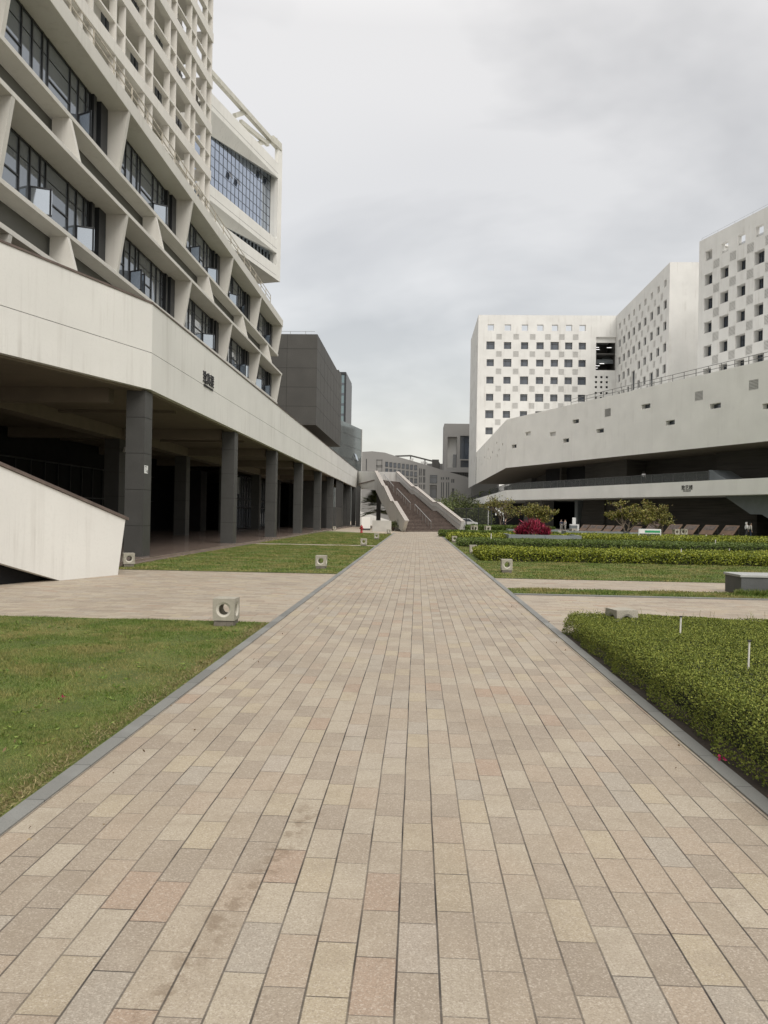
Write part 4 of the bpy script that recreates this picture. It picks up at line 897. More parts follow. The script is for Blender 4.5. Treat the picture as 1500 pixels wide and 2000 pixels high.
mb = MB(); f3.box(mb, .1, 34, 18, 48.1, 1.6, 12); mb.build('core', DARKW, b3)
for r in wins: window(f3, *r, 1.12, b3, 0)
for r in vents: grille(f3, *r, b3, False)
mb = MB()
for u in uc:
    for k in range(4): f3.box(mb, u - .88, u + .88, 49.3 + .13 * k, 49.36 + .13 * k, .3, .35)
mb.build('opening_bars', GRILLE, b3)
railing(b3, f3.p(.3, 0, .3)[:2], f3.p(34, 0, .3)[:2], 53.5, .5, 4, .04, (1.,), STEEL)

# ============================================================ FAR BUILDINGS
cb = empty('curved_roof_building', (0, 236, 0), 'long low grey building with a bowed roofline behind the grand staircase', 'building')
fc = Fr((AY(707, 882, 230)[0], 230), (1, 0), (0, 1)); x0c = fc.o[0]
R_ = [(707, 882.5), (727, 881.3), (752, 884), (775, 891.5), (800, 898.5), (832, 908), (868, 919), (892, 926), (930, 936)]
pp = [fc.uz(*q) for q in R_]
mb = MB(); hol = []; Zs = lambda x, y: (680 + x / 5.769, 850 + y / 5.769)
def pr_(x0, y0, x1, y1, dp=.35): a = fc.uz(*Zs(x0, y1)); b = fc.uz(*Zs(x1, y0)); return (a[0], b[0], a[1], b[1], dp)
for i in range(8):
    x = 418 + i * 46.5
    for j in range(4):
        y = 300 + i * 5.5 + j * 75; hol.append(pr_(x, y, x + 33, y + 55))
for x in (800, 818, 845, 858): hol += [pr_(x, 372 + (x - 800) * .2, x + 9, 455), pr_(x, 470, x + 9, 535), pr_(x, 555, x + 9, 610)]
hol += [pr_(920, 450, 1003, 540, 1.2), pr_(918, 560, 1000, 705, 1.2)]
for x in (1045, 1067, 1103, 1126): hol += [pr_(x, 474, x + 12, 500), pr_(x, 530, x + 12, 705)]
for x in (1162, 1182): hol += [pr_(x, 495, x + 14, 535)]
hol += [pr_(1168, 600, 1195, 700, 1.)]
hol += [pr_(318, 275, 385, 345, .25), pr_(318, 352, 385, 410, .25), pr_(200, 268, 210, 400, .2)]
top = max(p[1] for p in pp)
hw = MB(); zcap = 13.6
holes_wall(hw, fc, 0, 34, 0, zcap, [h for h in hol if h[3] < zcap]); hi = [h for h in hol if h[3] >= zcap]
hol2 = [(h[0], h[1], max(h[2], zcap) if h[3] > zcap else h[2], h[3], h[4]) for h in hi]
# wall above the cap follows the bowed roof; upper openings are set proud as framed dark panes
for (ua, za), (ub_, zb_) in zip(pp, pp[1:]): hw.poly([fc.p(ua, zcap), fc.p(ub_, zcap), fc.p(ub_, zb_), fc.p(ua, za)]); hw.poly([fc.p(ua, za), fc.p(ub_, zb_), fc.p(ub_, zb_, 25), fc.p(ua, za, 25)])
hw.poly([fc.p(0, 0), fc.p(0, 0, 25), fc.p(0, pp[0][1], 25), fc.p(0, pp[0][1])])
hw.build('wall', GREYC, cb)
for h in hol:
    if h[3] < zcap: window(fc, h[0], h[1], h[2], h[3], h[4] - .02, cb, 1 if h[1] - h[0] < 1 else 0)
    elif h[1] - h[0] > 1.5 and h[4] == .25:
        mb = MB()
        for (a, b, c, d) in ((h[0], h[1], h[3] - .25, h[3]), (h[0], h[1], h[2], h[2] + .25), (h[0], h[0] + .25, h[2], h[3]), (h[1] - .25, h[1], h[2], h[3])): fc.box(mb, a, b, c, d, -.1, -.01)
        mb.build('frame_moulding', GREYD, cb)
    else: window(fc, h[0], h[1], h[2], h[3], -.02, cb, 1 if h[1] - h[0] < 1 else 0)
mb = MB(); q = [AY(775, 886, 262), AY(790, 889, 262), AY(868, 912, 262), AY(868, 930, 262), AY(775, 930, 262)]
mb.box(q[0][0], AY(868, 900, 262)[0] + 12, 262, 275, 0, AY(820, 905, 262)[2]); rb = mb.build('rear_block', GREYD, cb)
mb = MB(); a = AY(772, 891, 255); b = AY(802, 890, 255); c = AY(830, 897, 255); d = AY(858, 904, 255)
for p, q in ((a, b), (b, c), (c, d)): mb.bar((p[0], 255, p[2]), (q[0], 255, q[2]), .5, .5)
for p in (a, b, c, d): mb.bar((p[0], 255, 10), (p[0], 255, p[2]), .4)
mb.build('roof_canopy', DARKW, cb)
mb = MB(); p = AY(844, 901, 240); mb.box(p[0], p[0] + 2.2, 240, 242, 12, p[2] + .6); mb.build('roof_house', DARKW, cb)
rr = random.Random(3); mb = MB()
for x in (800, 804, 822, 826, 831): p = AY(x, 896 + (x - 800) * .28, 236); mb.tube([(p[0], 236, p[2] - 3), (p[0] + .3, 236, p[2] + rr.uniform(-.3, .8))], [.2, .35], 6)
mb.build('roof_vents', BWHITE, cb)
gh = empty('grey_building', (14, 246, 0), 'grey stone building with a framed loggia and dark red panel beside the white blocks', 'building')
fh = Fr((AY(868, 829, 240)[0], 240), (1, 0), (0, 1)); Zb = lambda x, y: (850 + x / 3.75, 550 + y / 3.75)
zt_ = AY(890, 827.5, 240)[2]; zl = AY(880, 922, 240)[2]
def ph(x0, y0, x1, y1, dp): a = fh.uz(*Zb(x0, y1)); b = fh.uz(*Zb(x1, y0)); return (a[0], b[0], a[1], b[1], dp)
hs = [ph(88, 1137, 160, 1362, 2.5), ph(180, 1130, 300, 1300, 1.2), ph(185, 1310, 300, 1360, 1.2)]
mb = MB(); holes_wall(mb, fh, 0, 18, zl, zt_, hs); mb.poly([fh.p(0, zl), fh.p(18, zl), fh.p(18, zl, 10), fh.p(0, zl, 10)]); mb.poly([fh.p(0, zl), fh.p(0, zt_), fh.p(0, zt_, 12), fh.p(0, zl, 12)]); mb.poly([fh.p(0, zt_), fh.p(18, zt_), fh.p(18, zt_, 12), fh.p(0, zt_, 12)])
mb.build('upper_wall', GREYC, gh)
mb = MB(); h = hs[0]; mb.poly([fh.p(h[0], h[2], 2.5), fh.p(h[1], h[2], 2.5), fh.p(h[1], h[3], 2.5), fh.p(h[0], h[3], 2.5)]); mb.build('loggia_wall', BWHITE, gh)
mb = MB(); fh.box(mb, h[0] + 1.9, h[1], h[2], h[2] + 4.4, 1.9, 2.4); mb.build('loggia_glazing', GLASSD, gh)
for h in hs[1:]: window(fh, h[0], h[1], h[2], h[3], 1.15, gh, 0)
mb = MB(); fh.box(mb, 3.0, 18, 0, zl, 1.5, 12); fh.box(mb, 0, 18, 0, .5, .5, 1.5); mb.build('lower_wall', GREYD, gh)
mb = MB(); a = fh.uz(892, 990); b = fh.uz(915, 947); fh.box(mb, a[0], b[0], a[1], b[1], 1.3, 1.48); mb.build('red_panel', REDP, gh)
mb = MB(); a = fh.uz(890, 938); b = fh.uz(915, 924)
for u in np.arange(a[0], b[0] + 4, .8): fh.box(mb, u, u + .15, a[1], b[1], 1.2, 1.49)
mb.build('louvre_fins', FRAME, gh)
mb = MB(); x1 = AX(915, 960, 17)[0]; mb.box(16.5, 24, 226, 228, 0, 12, 0); mb.box(18.6, 20.4, 225.9, 226, 5.5, 9, 1); mb.build('side_wing', [GREYD, GLASSD], gh)
# ============================================================ HEDGES AND BEDS
def hedge(name, x0, x1, y0, y1, h, nl, L, W, mat, label, cat='hedge', group=None, wav=.04, core=(.02, .028, .008), round_=.12, slope=0., slant_=0.):
    """clipped hedge: dark core painted as inner shade and leaf faces spread through its skin"""
    r = empty(name, ((x0 + x1) / 2, (y0 + y1) / 2, 0), label, cat, group)
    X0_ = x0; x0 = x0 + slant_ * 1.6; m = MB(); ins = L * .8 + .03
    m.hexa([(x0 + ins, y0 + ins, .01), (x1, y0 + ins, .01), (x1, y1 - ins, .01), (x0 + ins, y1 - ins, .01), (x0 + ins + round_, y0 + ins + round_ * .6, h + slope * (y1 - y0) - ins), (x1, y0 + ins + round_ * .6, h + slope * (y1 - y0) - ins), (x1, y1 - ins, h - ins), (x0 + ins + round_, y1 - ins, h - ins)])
    m.build('shade_core', SHADEG, r); x0 = X0_  # dark solid, its colour is the shade between leaves and twigs
    A = [(x1 - x0) * (y1 - y0), (x1 - x0) * h, (y1 - y0) * h * 1.2]; A[0] *= 1.0; n = [int(nl * a / sum(A)) for a in A]
    P = []
    hgt = lambda x, y: h + slope * (y1 - y) + wav * (np.sin(x * 2.1 + 1.3 * np.sin(y * 1.7)) * .5 + np.sin(y * 3.3 + x * 1.1) * .35 + np.sin(x * 7.7 + y * 6.1) * .25)
    x = rng.uniform(x0, x1, n[0]); y = rng.uniform(y0, y1, n[0]); e = np.minimum(x - x0, y - y0); z = hgt(x, y) - np.clip(round_ - e, 0, round_) ** 2 / (round_ + 1e-6) * .9 - rng.exponential(L * .8, n[0]); P.append(np.stack([x, y, z], 1))
    x = rng.uniform(x0, x1, n[1]); u = rng.uniform(0.04, 1, n[1]); P.append(np.stack([x, y0 + rng.exponential(L * .7, n[1]) + (1 - np.sin(np.pi * np.clip(u, 0, .98) ** .7)) * .10 + .03 * np.sin(x * 5), u * hgt(x, y0)], 1))
    y = rng.uniform(y0, y1, n[2]); u = rng.uniform(.04, 1, n[2]); P.append(np.stack([x0 + rng.exponential(L * .7, n[2]) + (1 - np.sin(np.pi * np.clip(u, 0, .98) ** .7)) * (.02 if slant_ else .12) + .035 * np.sin(y * 4.3) + .02 * np.sin(y * 11) + slant_ * u + rng.exponential(.03, n[2]) * (slant_ > 0), y, u * hgt(x0, y)], 1))
    P = np.concatenate(P); P[:, 2] = np.maximum(P[:, 2], .015)
    np_faces('foliage', leaves(P, L, W, .55), mat, r); return r
SHADEG = plain('hedge_shade', (.022, .026, .010), .95, .4, 9)
near = hedge('hedge', RX + .02, 9.5, 1.6, 11.45, .30, 660000, .021, .012, LEAFN, 'wide low bed of small-leaved green shrub nearest the camera, right of path', 'hedge', None, .028, round_=.13, slope=.026, slant_=.12)
# stray twigs rising above the near bed
tw_ = MB()
for i in range(120):
    if i < 60: x = RX + .15 + random.random() * 5; y = 10.8 + random.random() * .6
    else: x = RX + .2 + random.random() * 6; y = 3 + 8 * random.random()
    h_ = .33 + (11.4 - y) * .026 + random.random() * .09; dx, dy = random.uniform(-.06, .06), random.uniform(-.06, .06)
    tw_.tube([(x, y, .2), (x + dx * .4, y + dy * .4, h_ - .04), (x + dx, y + dy, h_ + .03)], [.003, .0022, .001], 4)
tw_.build('stray_twig', LEAFN, near)['kind'] = 'stuff'
P = []
for i in range(1500):
    x = RX + .10 + random.random() * .5; y = 10.95 + random.random() * .5; P.append((x, y, random.uniform(.02, .36)))
np_faces('corner_sprig', leaves(np.array(P), .03, .012, .6), LEAFN, near)
hedge('hedge', 2.55, 17, 29.3, 33.6, .42, 75000, .085, .05, LEAFY, 'bright yellow-green clipped hedge, nearest of the rows beyond the lawn on the right', 'hedge', 'clipped hedge rows in the right garden', .05)
hedge('hedge', 2.5, 23, 42.7, 47.5, .40, 60000, .10, .05, LEAFD, 'darker green grassy clipped hedge, second row beyond the right lawn', 'hedge', 'clipped hedge rows in the right garden', .03)
hedge('hedge', 2.3, 27, 51.2, 57.5, .48, 60000, .13, .08, LEAFY, 'yellow-green hedge, third row, running behind the planter with the red shrub', 'hedge', 'clipped hedge rows in the right garden', .06)
hedge('hedge', 1.95, 12, 63, 66, .50, 30000, .13, .08, LEAFD, 'dark low hedge in front of the foot of the grand staircase, on the right', 'hedge', 'clipped hedge rows in the right garden', .03)
hedge('hedge', 12.5, 31, 61, 64, .45, 30000, .14, .09, LEAFY, 'yellow-green hedge, farthest row, in front of the leaning display boards', 'hedge', 'clipped hedge rows in the right garden', .05)
hedge('hedge', 5.6, 14.5, 79, 86, .75, 45000, .16, .10, LEAFD, 'light green hedge by the fence, right of the grand staircase wall', 'hedge', 'clipped hedge rows in the right garden', .05)
# fallen petals
for x, y, s in ((-3.2, 6.6, 0), (2.2, 5.45, 1), (2.22, 4.75, 1), (2.27, 4.68, 1)):
    P = np.array([[x + random.uniform(-.02, .02), y + random.uniform(-.03, .03), .03 + random.random() * .02] for _ in range(5)]); o = np_faces('fallen_petal', leaves(P, .03, .022, .2), PETAL)
    o.location = (0, 0, 0); tag(o, {0: 'magenta petals lying on the near left lawn'}.get(s, 'magenta petals caught under the edge of the near right shrub bed'), 'petal', 'fallen magenta petals' if s else None)

# ============================================================ CONCRETE CUBE LIGHTS
def cube_light_proto():
    r = bpy.data.objects.new('cube_light', None); COL.objects.link(r)
    s = .167; z0 = .10; c = z0 + s; R1 = .115; R2 = .082; t = .045; n = 32; mb = MB()
    axes = [((1, 0, 0), (0, 1, 0)), ((-1, 0, 0), (0, -1, 0)), ((0, 1, 0), (-1, 0, 0)), ((0, -1, 0), (1, 0, 0))]
    for nrm, tv in axes:
        nv = Vector(nrm); tv = Vector(tv); up = Vector((0, 0, 1)); C_ = Vector((0, 0, c))
        def pt(a, rr, w): return C_ + nv * (s - w) + tv * (rr * math.cos(a)) + up * (rr * math.sin(a))
        def sqp(a):
            k = s / max(abs(math.cos(a)), abs(math.sin(a))); return C_ + nv * s + tv * (k * math.cos(a)) + up * (k * math.sin(a))
        for i in range(n):
            a0, a1 = 2 * math.pi * (i + .5) / n - math.pi / n, 2 * math.pi * (i + 1.5) / n - math.pi / n
            mb.poly([pt(a0, R1, 0), sqp(a0), sqp(a1), pt(a1, R1, 0)], 0); mb.poly([pt(a0, R2, .022), pt(a0, R1, 0), pt(a1, R1, 0), pt(a1, R2, .022)], 1); mb.poly([pt(a0, R2, t), pt(a0, R2, .022), pt(a1, R2, .022), pt(a1, R2, t)], 0)
            q = s - t; k0, k1 = [q / max(abs(math.cos(a)), abs(math.sin(a))) for a in (a0, a1)]
            mb.poly([pt(a0, R2, t), C_ + nv * q + tv * (k0 * math.cos(a0)) + up * (k0 * math.sin(a0)), C_ + nv * q + tv * (k1 * math.cos(a1)) + up * (k1 * math.sin(a1)), pt(a1, R2, t)], 0)
    mb.poly([(-s, -s, z0 + 2 * s), (s, -s, z0 + 2 * s), (s, s, z0 + 2 * s), (-s, s, z0 + 2 * s)]); mb.poly([(-s, -s, z0), (-s, s, z0), (s, s, z0), (s, -s, z0)])
    q = s - t; mb.poly([(-q, -q, z0 + t), (q, -q, z0 + t), (q, q, z0 + t), (-q, q, z0 + t)]); mb.poly([(-q, -q, z0 + 2 * s - t), (q, -q, z0 + 2 * s - t), (q, q, z0 + 2 * s - t), (-q, q, z0 + 2 * s - t)])
    o = mb.build('shade', [CONC, CONCF]); o.parent = r
    m = MB(); m.box(-.15, .15, -.15, .15, 0, z0 - .008); m.box(-.13, .13, -.13, .13, z0 - .008, z0); o = m.build('plinth', PLINTH); o.parent = r
    return r
pc = cube_light_proto()
def gp(x, y): return G(x, y)[:2]
spots = [((-2.92, 11.35), 0, 'concrete cube light with round holes on the near lawn corner, left of the path'),
 ((-3.02, 23.5), 0, 'concrete cube light on the second left lawn, beside the path'),
 ((-8.94, 22.7), .5, 'concrete cube light between the white stair flank and the first grey column'),
 ((-2.93, 41.0), 0, 'concrete cube light where the thin paved strip crosses the left lawn'),
 ((-2.85, 52.6), 0, 'concrete cube light on the far left lawn, second nearest the red hydrant'),
 ((-2.6, 68.6), .2, 'concrete cube light at the far tip of the left lawn, by the grand staircase foot'),
 ((-8.9, 79.5), .4, 'small distant concrete cube light by the colonnade corner'),
 ((2.82, 23.4), 0, 'concrete cube light on the grass strip, right of the path in front of the hedge'),
 ((3.02, 11.05), .25, 'concrete cube light half sunk in the near right shrub bed corner'),
 ((2.62, 34.6), 0, 'concrete cube light mostly hidden behind the nearest clipped hedge row'),
 ((2.5, 49.6), 0, 'concrete cube light behind the second clipped hedge row on the right'),
 (gp(926, 1041.5), .7, 'white-looking cube light in the right garden, left of the thin bare tree'),
 (gp(952, 1042.5), .3, 'white-looking cube light in the right garden, right beside the thin bare tree'),
 (gp(1119, 1050), .3, 'cube light by the grey planter end in the right garden'),
 (gp(1336, 1048), .8, 'cube light in front of the display boards, right of the green notice frame'),
 (gp(1320, 1049), .2, 'low cube light nearly covered by hedge in front of the display boards')]
for i, (p, a, lb) in enumerate(spots):
    o = pc if i == 0 else cp(pc); o.location = (p[0], p[1], .0); o.rotation_euler = (0, 0, a)
    if i > 10: o.scale = (1.6, 1.6, 1.9)
    if i == 8: o.location.z = .0
    tag(o, lb, 'cube light', 'concrete cube lights')

# ============================================================ SPRINKLER RISERS
def riser(x, y, z0, z1, lb, s=1.):
    r = empty('sprinkler', (x, y, 0), lb, 'sprinkler', 'white sprinkler risers in the beds')
    m = MB(); m.tube([(x, y, z0), (x + .01, y, z1)], .011 * s, 8); m.build('pipe', PIPE, r); m = MB(); m.tube([(x + .01, y, z1), (x + .01, y, z1 + .012)], .022 * s, 8); m.build('cap', INK, r)
q = AY(1328, 1222, 9.3); riser(q[0], 9.3, .22, AY(1328, 1205, 9.3)[2], 'white sprinkler pipe with dark cap in the near bed, farther from the camera')
q = AY(1461, 1280, 6.9); riser(q[0], 6.9, .22, AY(1461, 1253, 6.9)[2], 'white sprinkler pipe with dark cap in the near bed, closer to the right edge', .8)
for x, y, d, lb in ((1330, 1080, 31, 'small pale sprinkler peg in the nearest clipped hedge row'), (1397, 1062, 44, 'pale sprinkler peg in the second hedge row, right part'), (959, 1050, 45, 'pale sprinkler peg in the second hedge row, left part'), (1379, 1052, 62.5, 'pale sprinkler peg in front of the third display board from the right'), (1412, 1052, 62.5, 'pale sprinkler peg in front of the rightmost display board'), (1424, 1080, 32, 'short pale peg in the nearest clipped hedge row, rightmost')):
    q = AY(x, y, d); riser(q[0], d, .2, AY(x, y - 9, d)[2], lb, 2.2 * d / 45 + .3)

# ============================================================ GARDEN FURNITURE
bz_ = AY(1422, 1120, 18.3)[2]
bk = empty('stone_bench', (9.5, 18.4, 0), 'long dark granite block bench at the right edge, standing on the grass strip', 'bench')
m = MB(); m.box(7.68, 13, 17.93, 18.85, 0, bz_ - .06); m.build('base', STONE, bk, bev=.01); m = MB(); m.box(7.65, 13, 17.9, 18.88, bz_ - .058, bz_); m.build('top', STONET, bk, bev=.008)
P = np.stack([rng.uniform(7.55, 9.6, 2600), 17.9 - np.abs(rng.normal(0, .08, 2600)), np.full(2600, .01)], 1); tag(np_faces('grass_tuft', leaves(P, .16, .012, 1.6), GRASSB), kind='stuff')
def planter(x0, x1, y0, y1, h, lb):
    r = empty('planter', ((x0 + x1) / 2, y0, 0), lb, 'planter', 'low granite planters in the right garden'); m = MB()
    n = max(1, int((x1 - x0) / 2.2))
    for i in range(n): a = x0 + (x1 - x0) * i / n; b = x0 + (x1 - x0) * (i + 1) / n; m.box(a + .01, b - .01, y0, y0 + .18, 0, h)
    m.box(x0, x0 + .18, y0 + .18, y1, 0, h); m.box(x1 - .18, x1, y0 + .18, y1, 0, h); m.build('kerbstones', PRECAST, r)
    m = MB(); m.box(x0 + .18, x1 - .18, y0 + .18, y1, 0, h - .08); m.build('soil', SOIL, r); return r
yp = 50.2; xa = AY(993, 1056, yp)[0]; xb = AY(1136, 1058, yp)[0]; zp = AY(1060, 1048.5, yp)[2]
planter(xa, xb, yp, yp + 3.2, zp + .12, 'low grey granite planter holding the red-leaved shrub')
yq = 66.8; planter(AY(1105, 1040, yq)[0], AY(1216, 1043, yq)[0], yq, yq + 2, AY(1160, 1040, yq)[2] + .1, 'long low granite planter edge in front of the display boards, left part')
planter(AY(1216, 1044, yq)[0] + .6, AY(1262, 1043, yq)[0], yq, yq + 2, AY(1240, 1042, yq)[2] + .1, 'low granite planter edge under the right-hand pair of trees')
planter(AY(993, 1038, 74)[0], AY(1090, 1040, 74)[0], 74, 76, AY(1040, 1034, 74)[2], 'grey granite planter edge behind the red-leaved shrub')
# red shrub: fans of long pointed leaves on short stems
rs = empty('red_shrub', ((xa + xb) / 2, yp + 1.4, 0), 'dense magenta-red pointed-leaf shrub in the grey planter', 'shrub')
P = []; D = []
xs0 = AY(1010, 1048, yp + 1.2)[0]; xs1 = AY(1072, 1048, yp + 1.2)[0]; stm = MB()
for i in range(70):
    t = random.random(); x = xs0 + (xs1 - xs0) * t; y = yp + .5 + random.random() * 1.6; hh = (.65 + .65 * math.sin(math.pi * min(1, max(0, (t - .02) * 1.05)))) * random.uniform(.62, 1.05) * (.75 if t < .25 or t > .85 else 1); z = zp + hh * .8
    stm.tube([(x, y, .1), (x, y, z)], [.02, .012], 5)
    for k in range(26):
        a = random.uniform(0, 6.28); e_ = random.uniform(.5, 1.45); zz = z - random.random() * hh * .75; P.append((x, y, max(zz, .2))); D.append((math.cos(a) * math.cos(e_), math.sin(a) * math.cos(e_), math.sin(e_)))
P = np.array(P); D = np.array(D); L_ = rng.uniform(.26, .52, len(P))[:, None]; sd_ = np.cross(D, rng.normal(size=D.shape)); sd_ /= np.linalg.norm(sd_, axis=1)[:, None]
np_faces('foliage', np.stack([P, P + D * L_ * .45 + sd_ * .035, P + D * L_, P + D * L_ * .45 - sd_ * .035], 1), LEAFR, rs); stm.build('stem', BARK, rs)
# notice frame
y_ = 58.6; A0 = AY(1247.5, 1059, y_); A1 = AY(1290, 1059, y_); zt_ = AY(1268, 1034, y_)[2]; zm_ = AY(1268, 1042, y_)[2]; zl_ = AY(1268, 1054, y_)[2]
nb = empty('notice_stand', ((A0[0] + A1[0]) / 2, y_, 0), 'white-framed notice stand with a green heading strip, behind the hedges', 'notice stand')
m = MB()
for x in (A0[0], A1[0]): m.tube([(x, y_, 0), (x, y_, zt_)], .04, 8)
m.bar((A0[0], y_, zl_), (A1[0], y_, zl_), .07); m.bar((A0[0], y_, zt_), (A1[0], y_, zt_), .07); m.build('frame', SIGNW, nb)
m = MB(); m.box(A0[0] + .04, A1[0] - .04, y_ - .03, y_ + .03, zm_, zt_ - .04, 0); m.box(A0[0] + .45, A1[0] - .05, y_ - .035, y_ - .031, zm_ + .06, zt_ - .08, 1); m.build('heading', [SIGNW, SIGNG], nb)
m = MB(); m.box(A0[0] + .05, A1[0] - .05, y_ - .01, y_ + .01, zl_ + .04, zm_); m.build('panel', CLEAR, nb)
# second white stand further left and a small standing panel
q0 = G(1114, 1036); q1 = AY(1131, 1036, q0[1]); ns = empty('white_kiosk', q0, 'small white counter with a standing panel by the dark recess', 'counter')
hq = AY(1120, 1024, q0[1])[2]; m = MB(); m.box(q0[0], q1[0] - .25, q0[1], q0[1] + .8, hq * .15, hq * .8, 0); m.box(q1[0] - .25, q1[0], q0[1], q0[1] + .8, 0, hq, 1); m.box(q0[0], q1[0] - .25, q0[1], q0[1] + .8, hq * .82, hq, 1); m.build('counter', [PRECAST, SIGNW], ns)
pa = AY(1118, 1022, q0[1] + 1); pb2 = AY(1125, 1011, q0[1] + 1); m = MB(); m.box(pa[0], pb2[0], q0[1] + 1, q0[1] + 1.1, pa[2] - 1, pb2[2]); m.build('panel', SIGNW, ns)
# leaning display boards
db0 = None
bxs = [(1130, 1038.5), (1145, 1039.3), (1158, 1040), (1176, 1041), (1194, 1042), (1228, 1043.3), (1255, 1044), (1295, 1046), (1327, 1046.8), (1364, 1047.5), (1404, 1048.5)]
names = ['farthest left', 'second from left', 'third from left', 'fourth from left', 'fifth from left', 'sixth', 'seventh', 'eighth', 'ninth', 'tenth, with a dark print', 'rightmost']
for i, (x, y) in enumerate(bxs):
    g = G(x, y)
    if i == 0:
        db0 = bpy.data.objects.new('display_board', None); COL.objects.link(db0); db0.location = (0, 0, 0)
        sc_ = 1.; Wb = 2.3; w_ = .9
        # board foot runs along the wall direction, board leans back towards the wall
        def bp_(u, t, o=0.): return (DRx * u * .9 + .9146 * w_ * t * 1.2 + DRx * 0, DRy * u * .9 + .4043 * w_ * t * 1.2, .25 + 1.15 * t + o)
        m = MB(); m.prism([bp_(0, 0), bp_(Wb, 0), bp_(Wb, 1), bp_(0, 1)], (.03, .01, -.06)); o = m.build('panel', BOARD); o.parent = db0
        m = MB(); m.prism([bp_(.25, .45, .012), bp_(Wb - .25, .45, .012), bp_(Wb - .25, .9, .012), bp_(.25, .9, .012)], (-.008, -.003, .008)); o = m.build('print', BOARDP); o.parent = db0
        for u in (.15, Wb - .15): m = MB(); b0 = bp_(u, .95, -.07); m.bar(b0, (b0[0] + .1, b0[1] + .05, 0), .06); m.bar(bp_(u, .05, -.05), (bp_(u, .05)[0], bp_(u, .05)[1], 0), .06); o = m.build('leg', FRAME); o.parent = db0
        o = db0
    else: o = cp(db0)
    o.location = (g[0], g[1], 0); o.scale = (.68,) * 3 if i < 6 else (.92,) * 3; tag(o, 'brown leaning display board along the dark wall, %s of the row' % names[i], 'display board', 'leaning display boards along the dark wall')
# hydrant
hx, hy = G(706, 1041)[:2]; hd = empty('fire_hydrant', (hx, hy, 0), 'red fire hydrant on the pale paving beyond the left lawn', 'hydrant')
m = MB(); m.tube([(hx, hy, 0), (hx, hy, .06), (hx, hy, .07), (hx, hy, .5), (hx, hy, .52), (hx, hy, .58), (hx, hy, .66), (hx, hy, .72)], [.16, .16, .105, .10, .14, .14, .10, .04], 14); m.build('body', RED, hd, True)
m = MB(); m.tube([(hx - .2, hy, .42), (hx + .2, hy, .42)], .055, 10); m.tube([(hx, hy - .2, .38), (hx, hy, .38)], .07, 10); m.build('outlet', RED, hd, True); m = MB(); m.tube([(hx, hy, .72), (hx, hy, .78)], .03, 6); m.build('valve_nut', RED, hd)
# fence
fx0 = AY(888, 1026, 112); fx1 = AY(960, 1026, 100); fn = empty('metal_fence', ((fx0[0] + fx1[0]) / 2, 106, 0), 'dark vertical-bar metal fence between the grand staircase and the swept building', 'fence')
a = (fx0[0], 112); b = (fx1[0], 100); m = MB(); n = 46; hh = 3.0
for i in range(n + 1): t = i / n; m.bar((a[0] + (b[0] - a[0]) * t, 112 - 12 * t, 0), (a[0] + (b[0] - a[0]) * t, 112 - 12 * t, hh), .05)
o = m.build('bars', FRAME, fn)
m = MB(); m.bar((*a, .15), (*b, .15), .06); m.bar((*a, hh - .1), (*b, hh - .1), .07); m.build('rail', FRAME, fn)
m = MB()
for t in (0, .33, .66, 1): m.bar((a[0] + (b[0] - a[0]) * t, 112 - 12 * t, 0), (a[0] + (b[0] - a[0]) * t, 112 - 12 * t, hh + .1), .12)
m.build('post', FRAME, fn)
# pole signs near the bare tree
q = G(968, 1034); ps = empty('sign_board', (q[0], q[1], 0), 'white square notice board on a post behind the bare tree', 'sign'); yy = q[1]
l, r_ = AY(967.5, 1000, yy)[0], AY(984, 1000, yy)[0]; zt1, zb1 = AY(975, 991, yy)[2], AY(975, 1007, yy)[2]
m = MB(); m.box(l, r_, yy, yy + .08, zb1, zt1); m.build('board', SIGNW, ps); m = MB(); m.tube([((l + r_) / 2 + .6, yy + .1, 0), ((l + r_) / 2 + .6, yy + .1, zb1 + .2)], .05, 6); m.tube([(l - 1.0, yy, 0), (l - 1.0, yy, zt1 + .1)], .06, 6); m.build('post', SIGNW, ps)

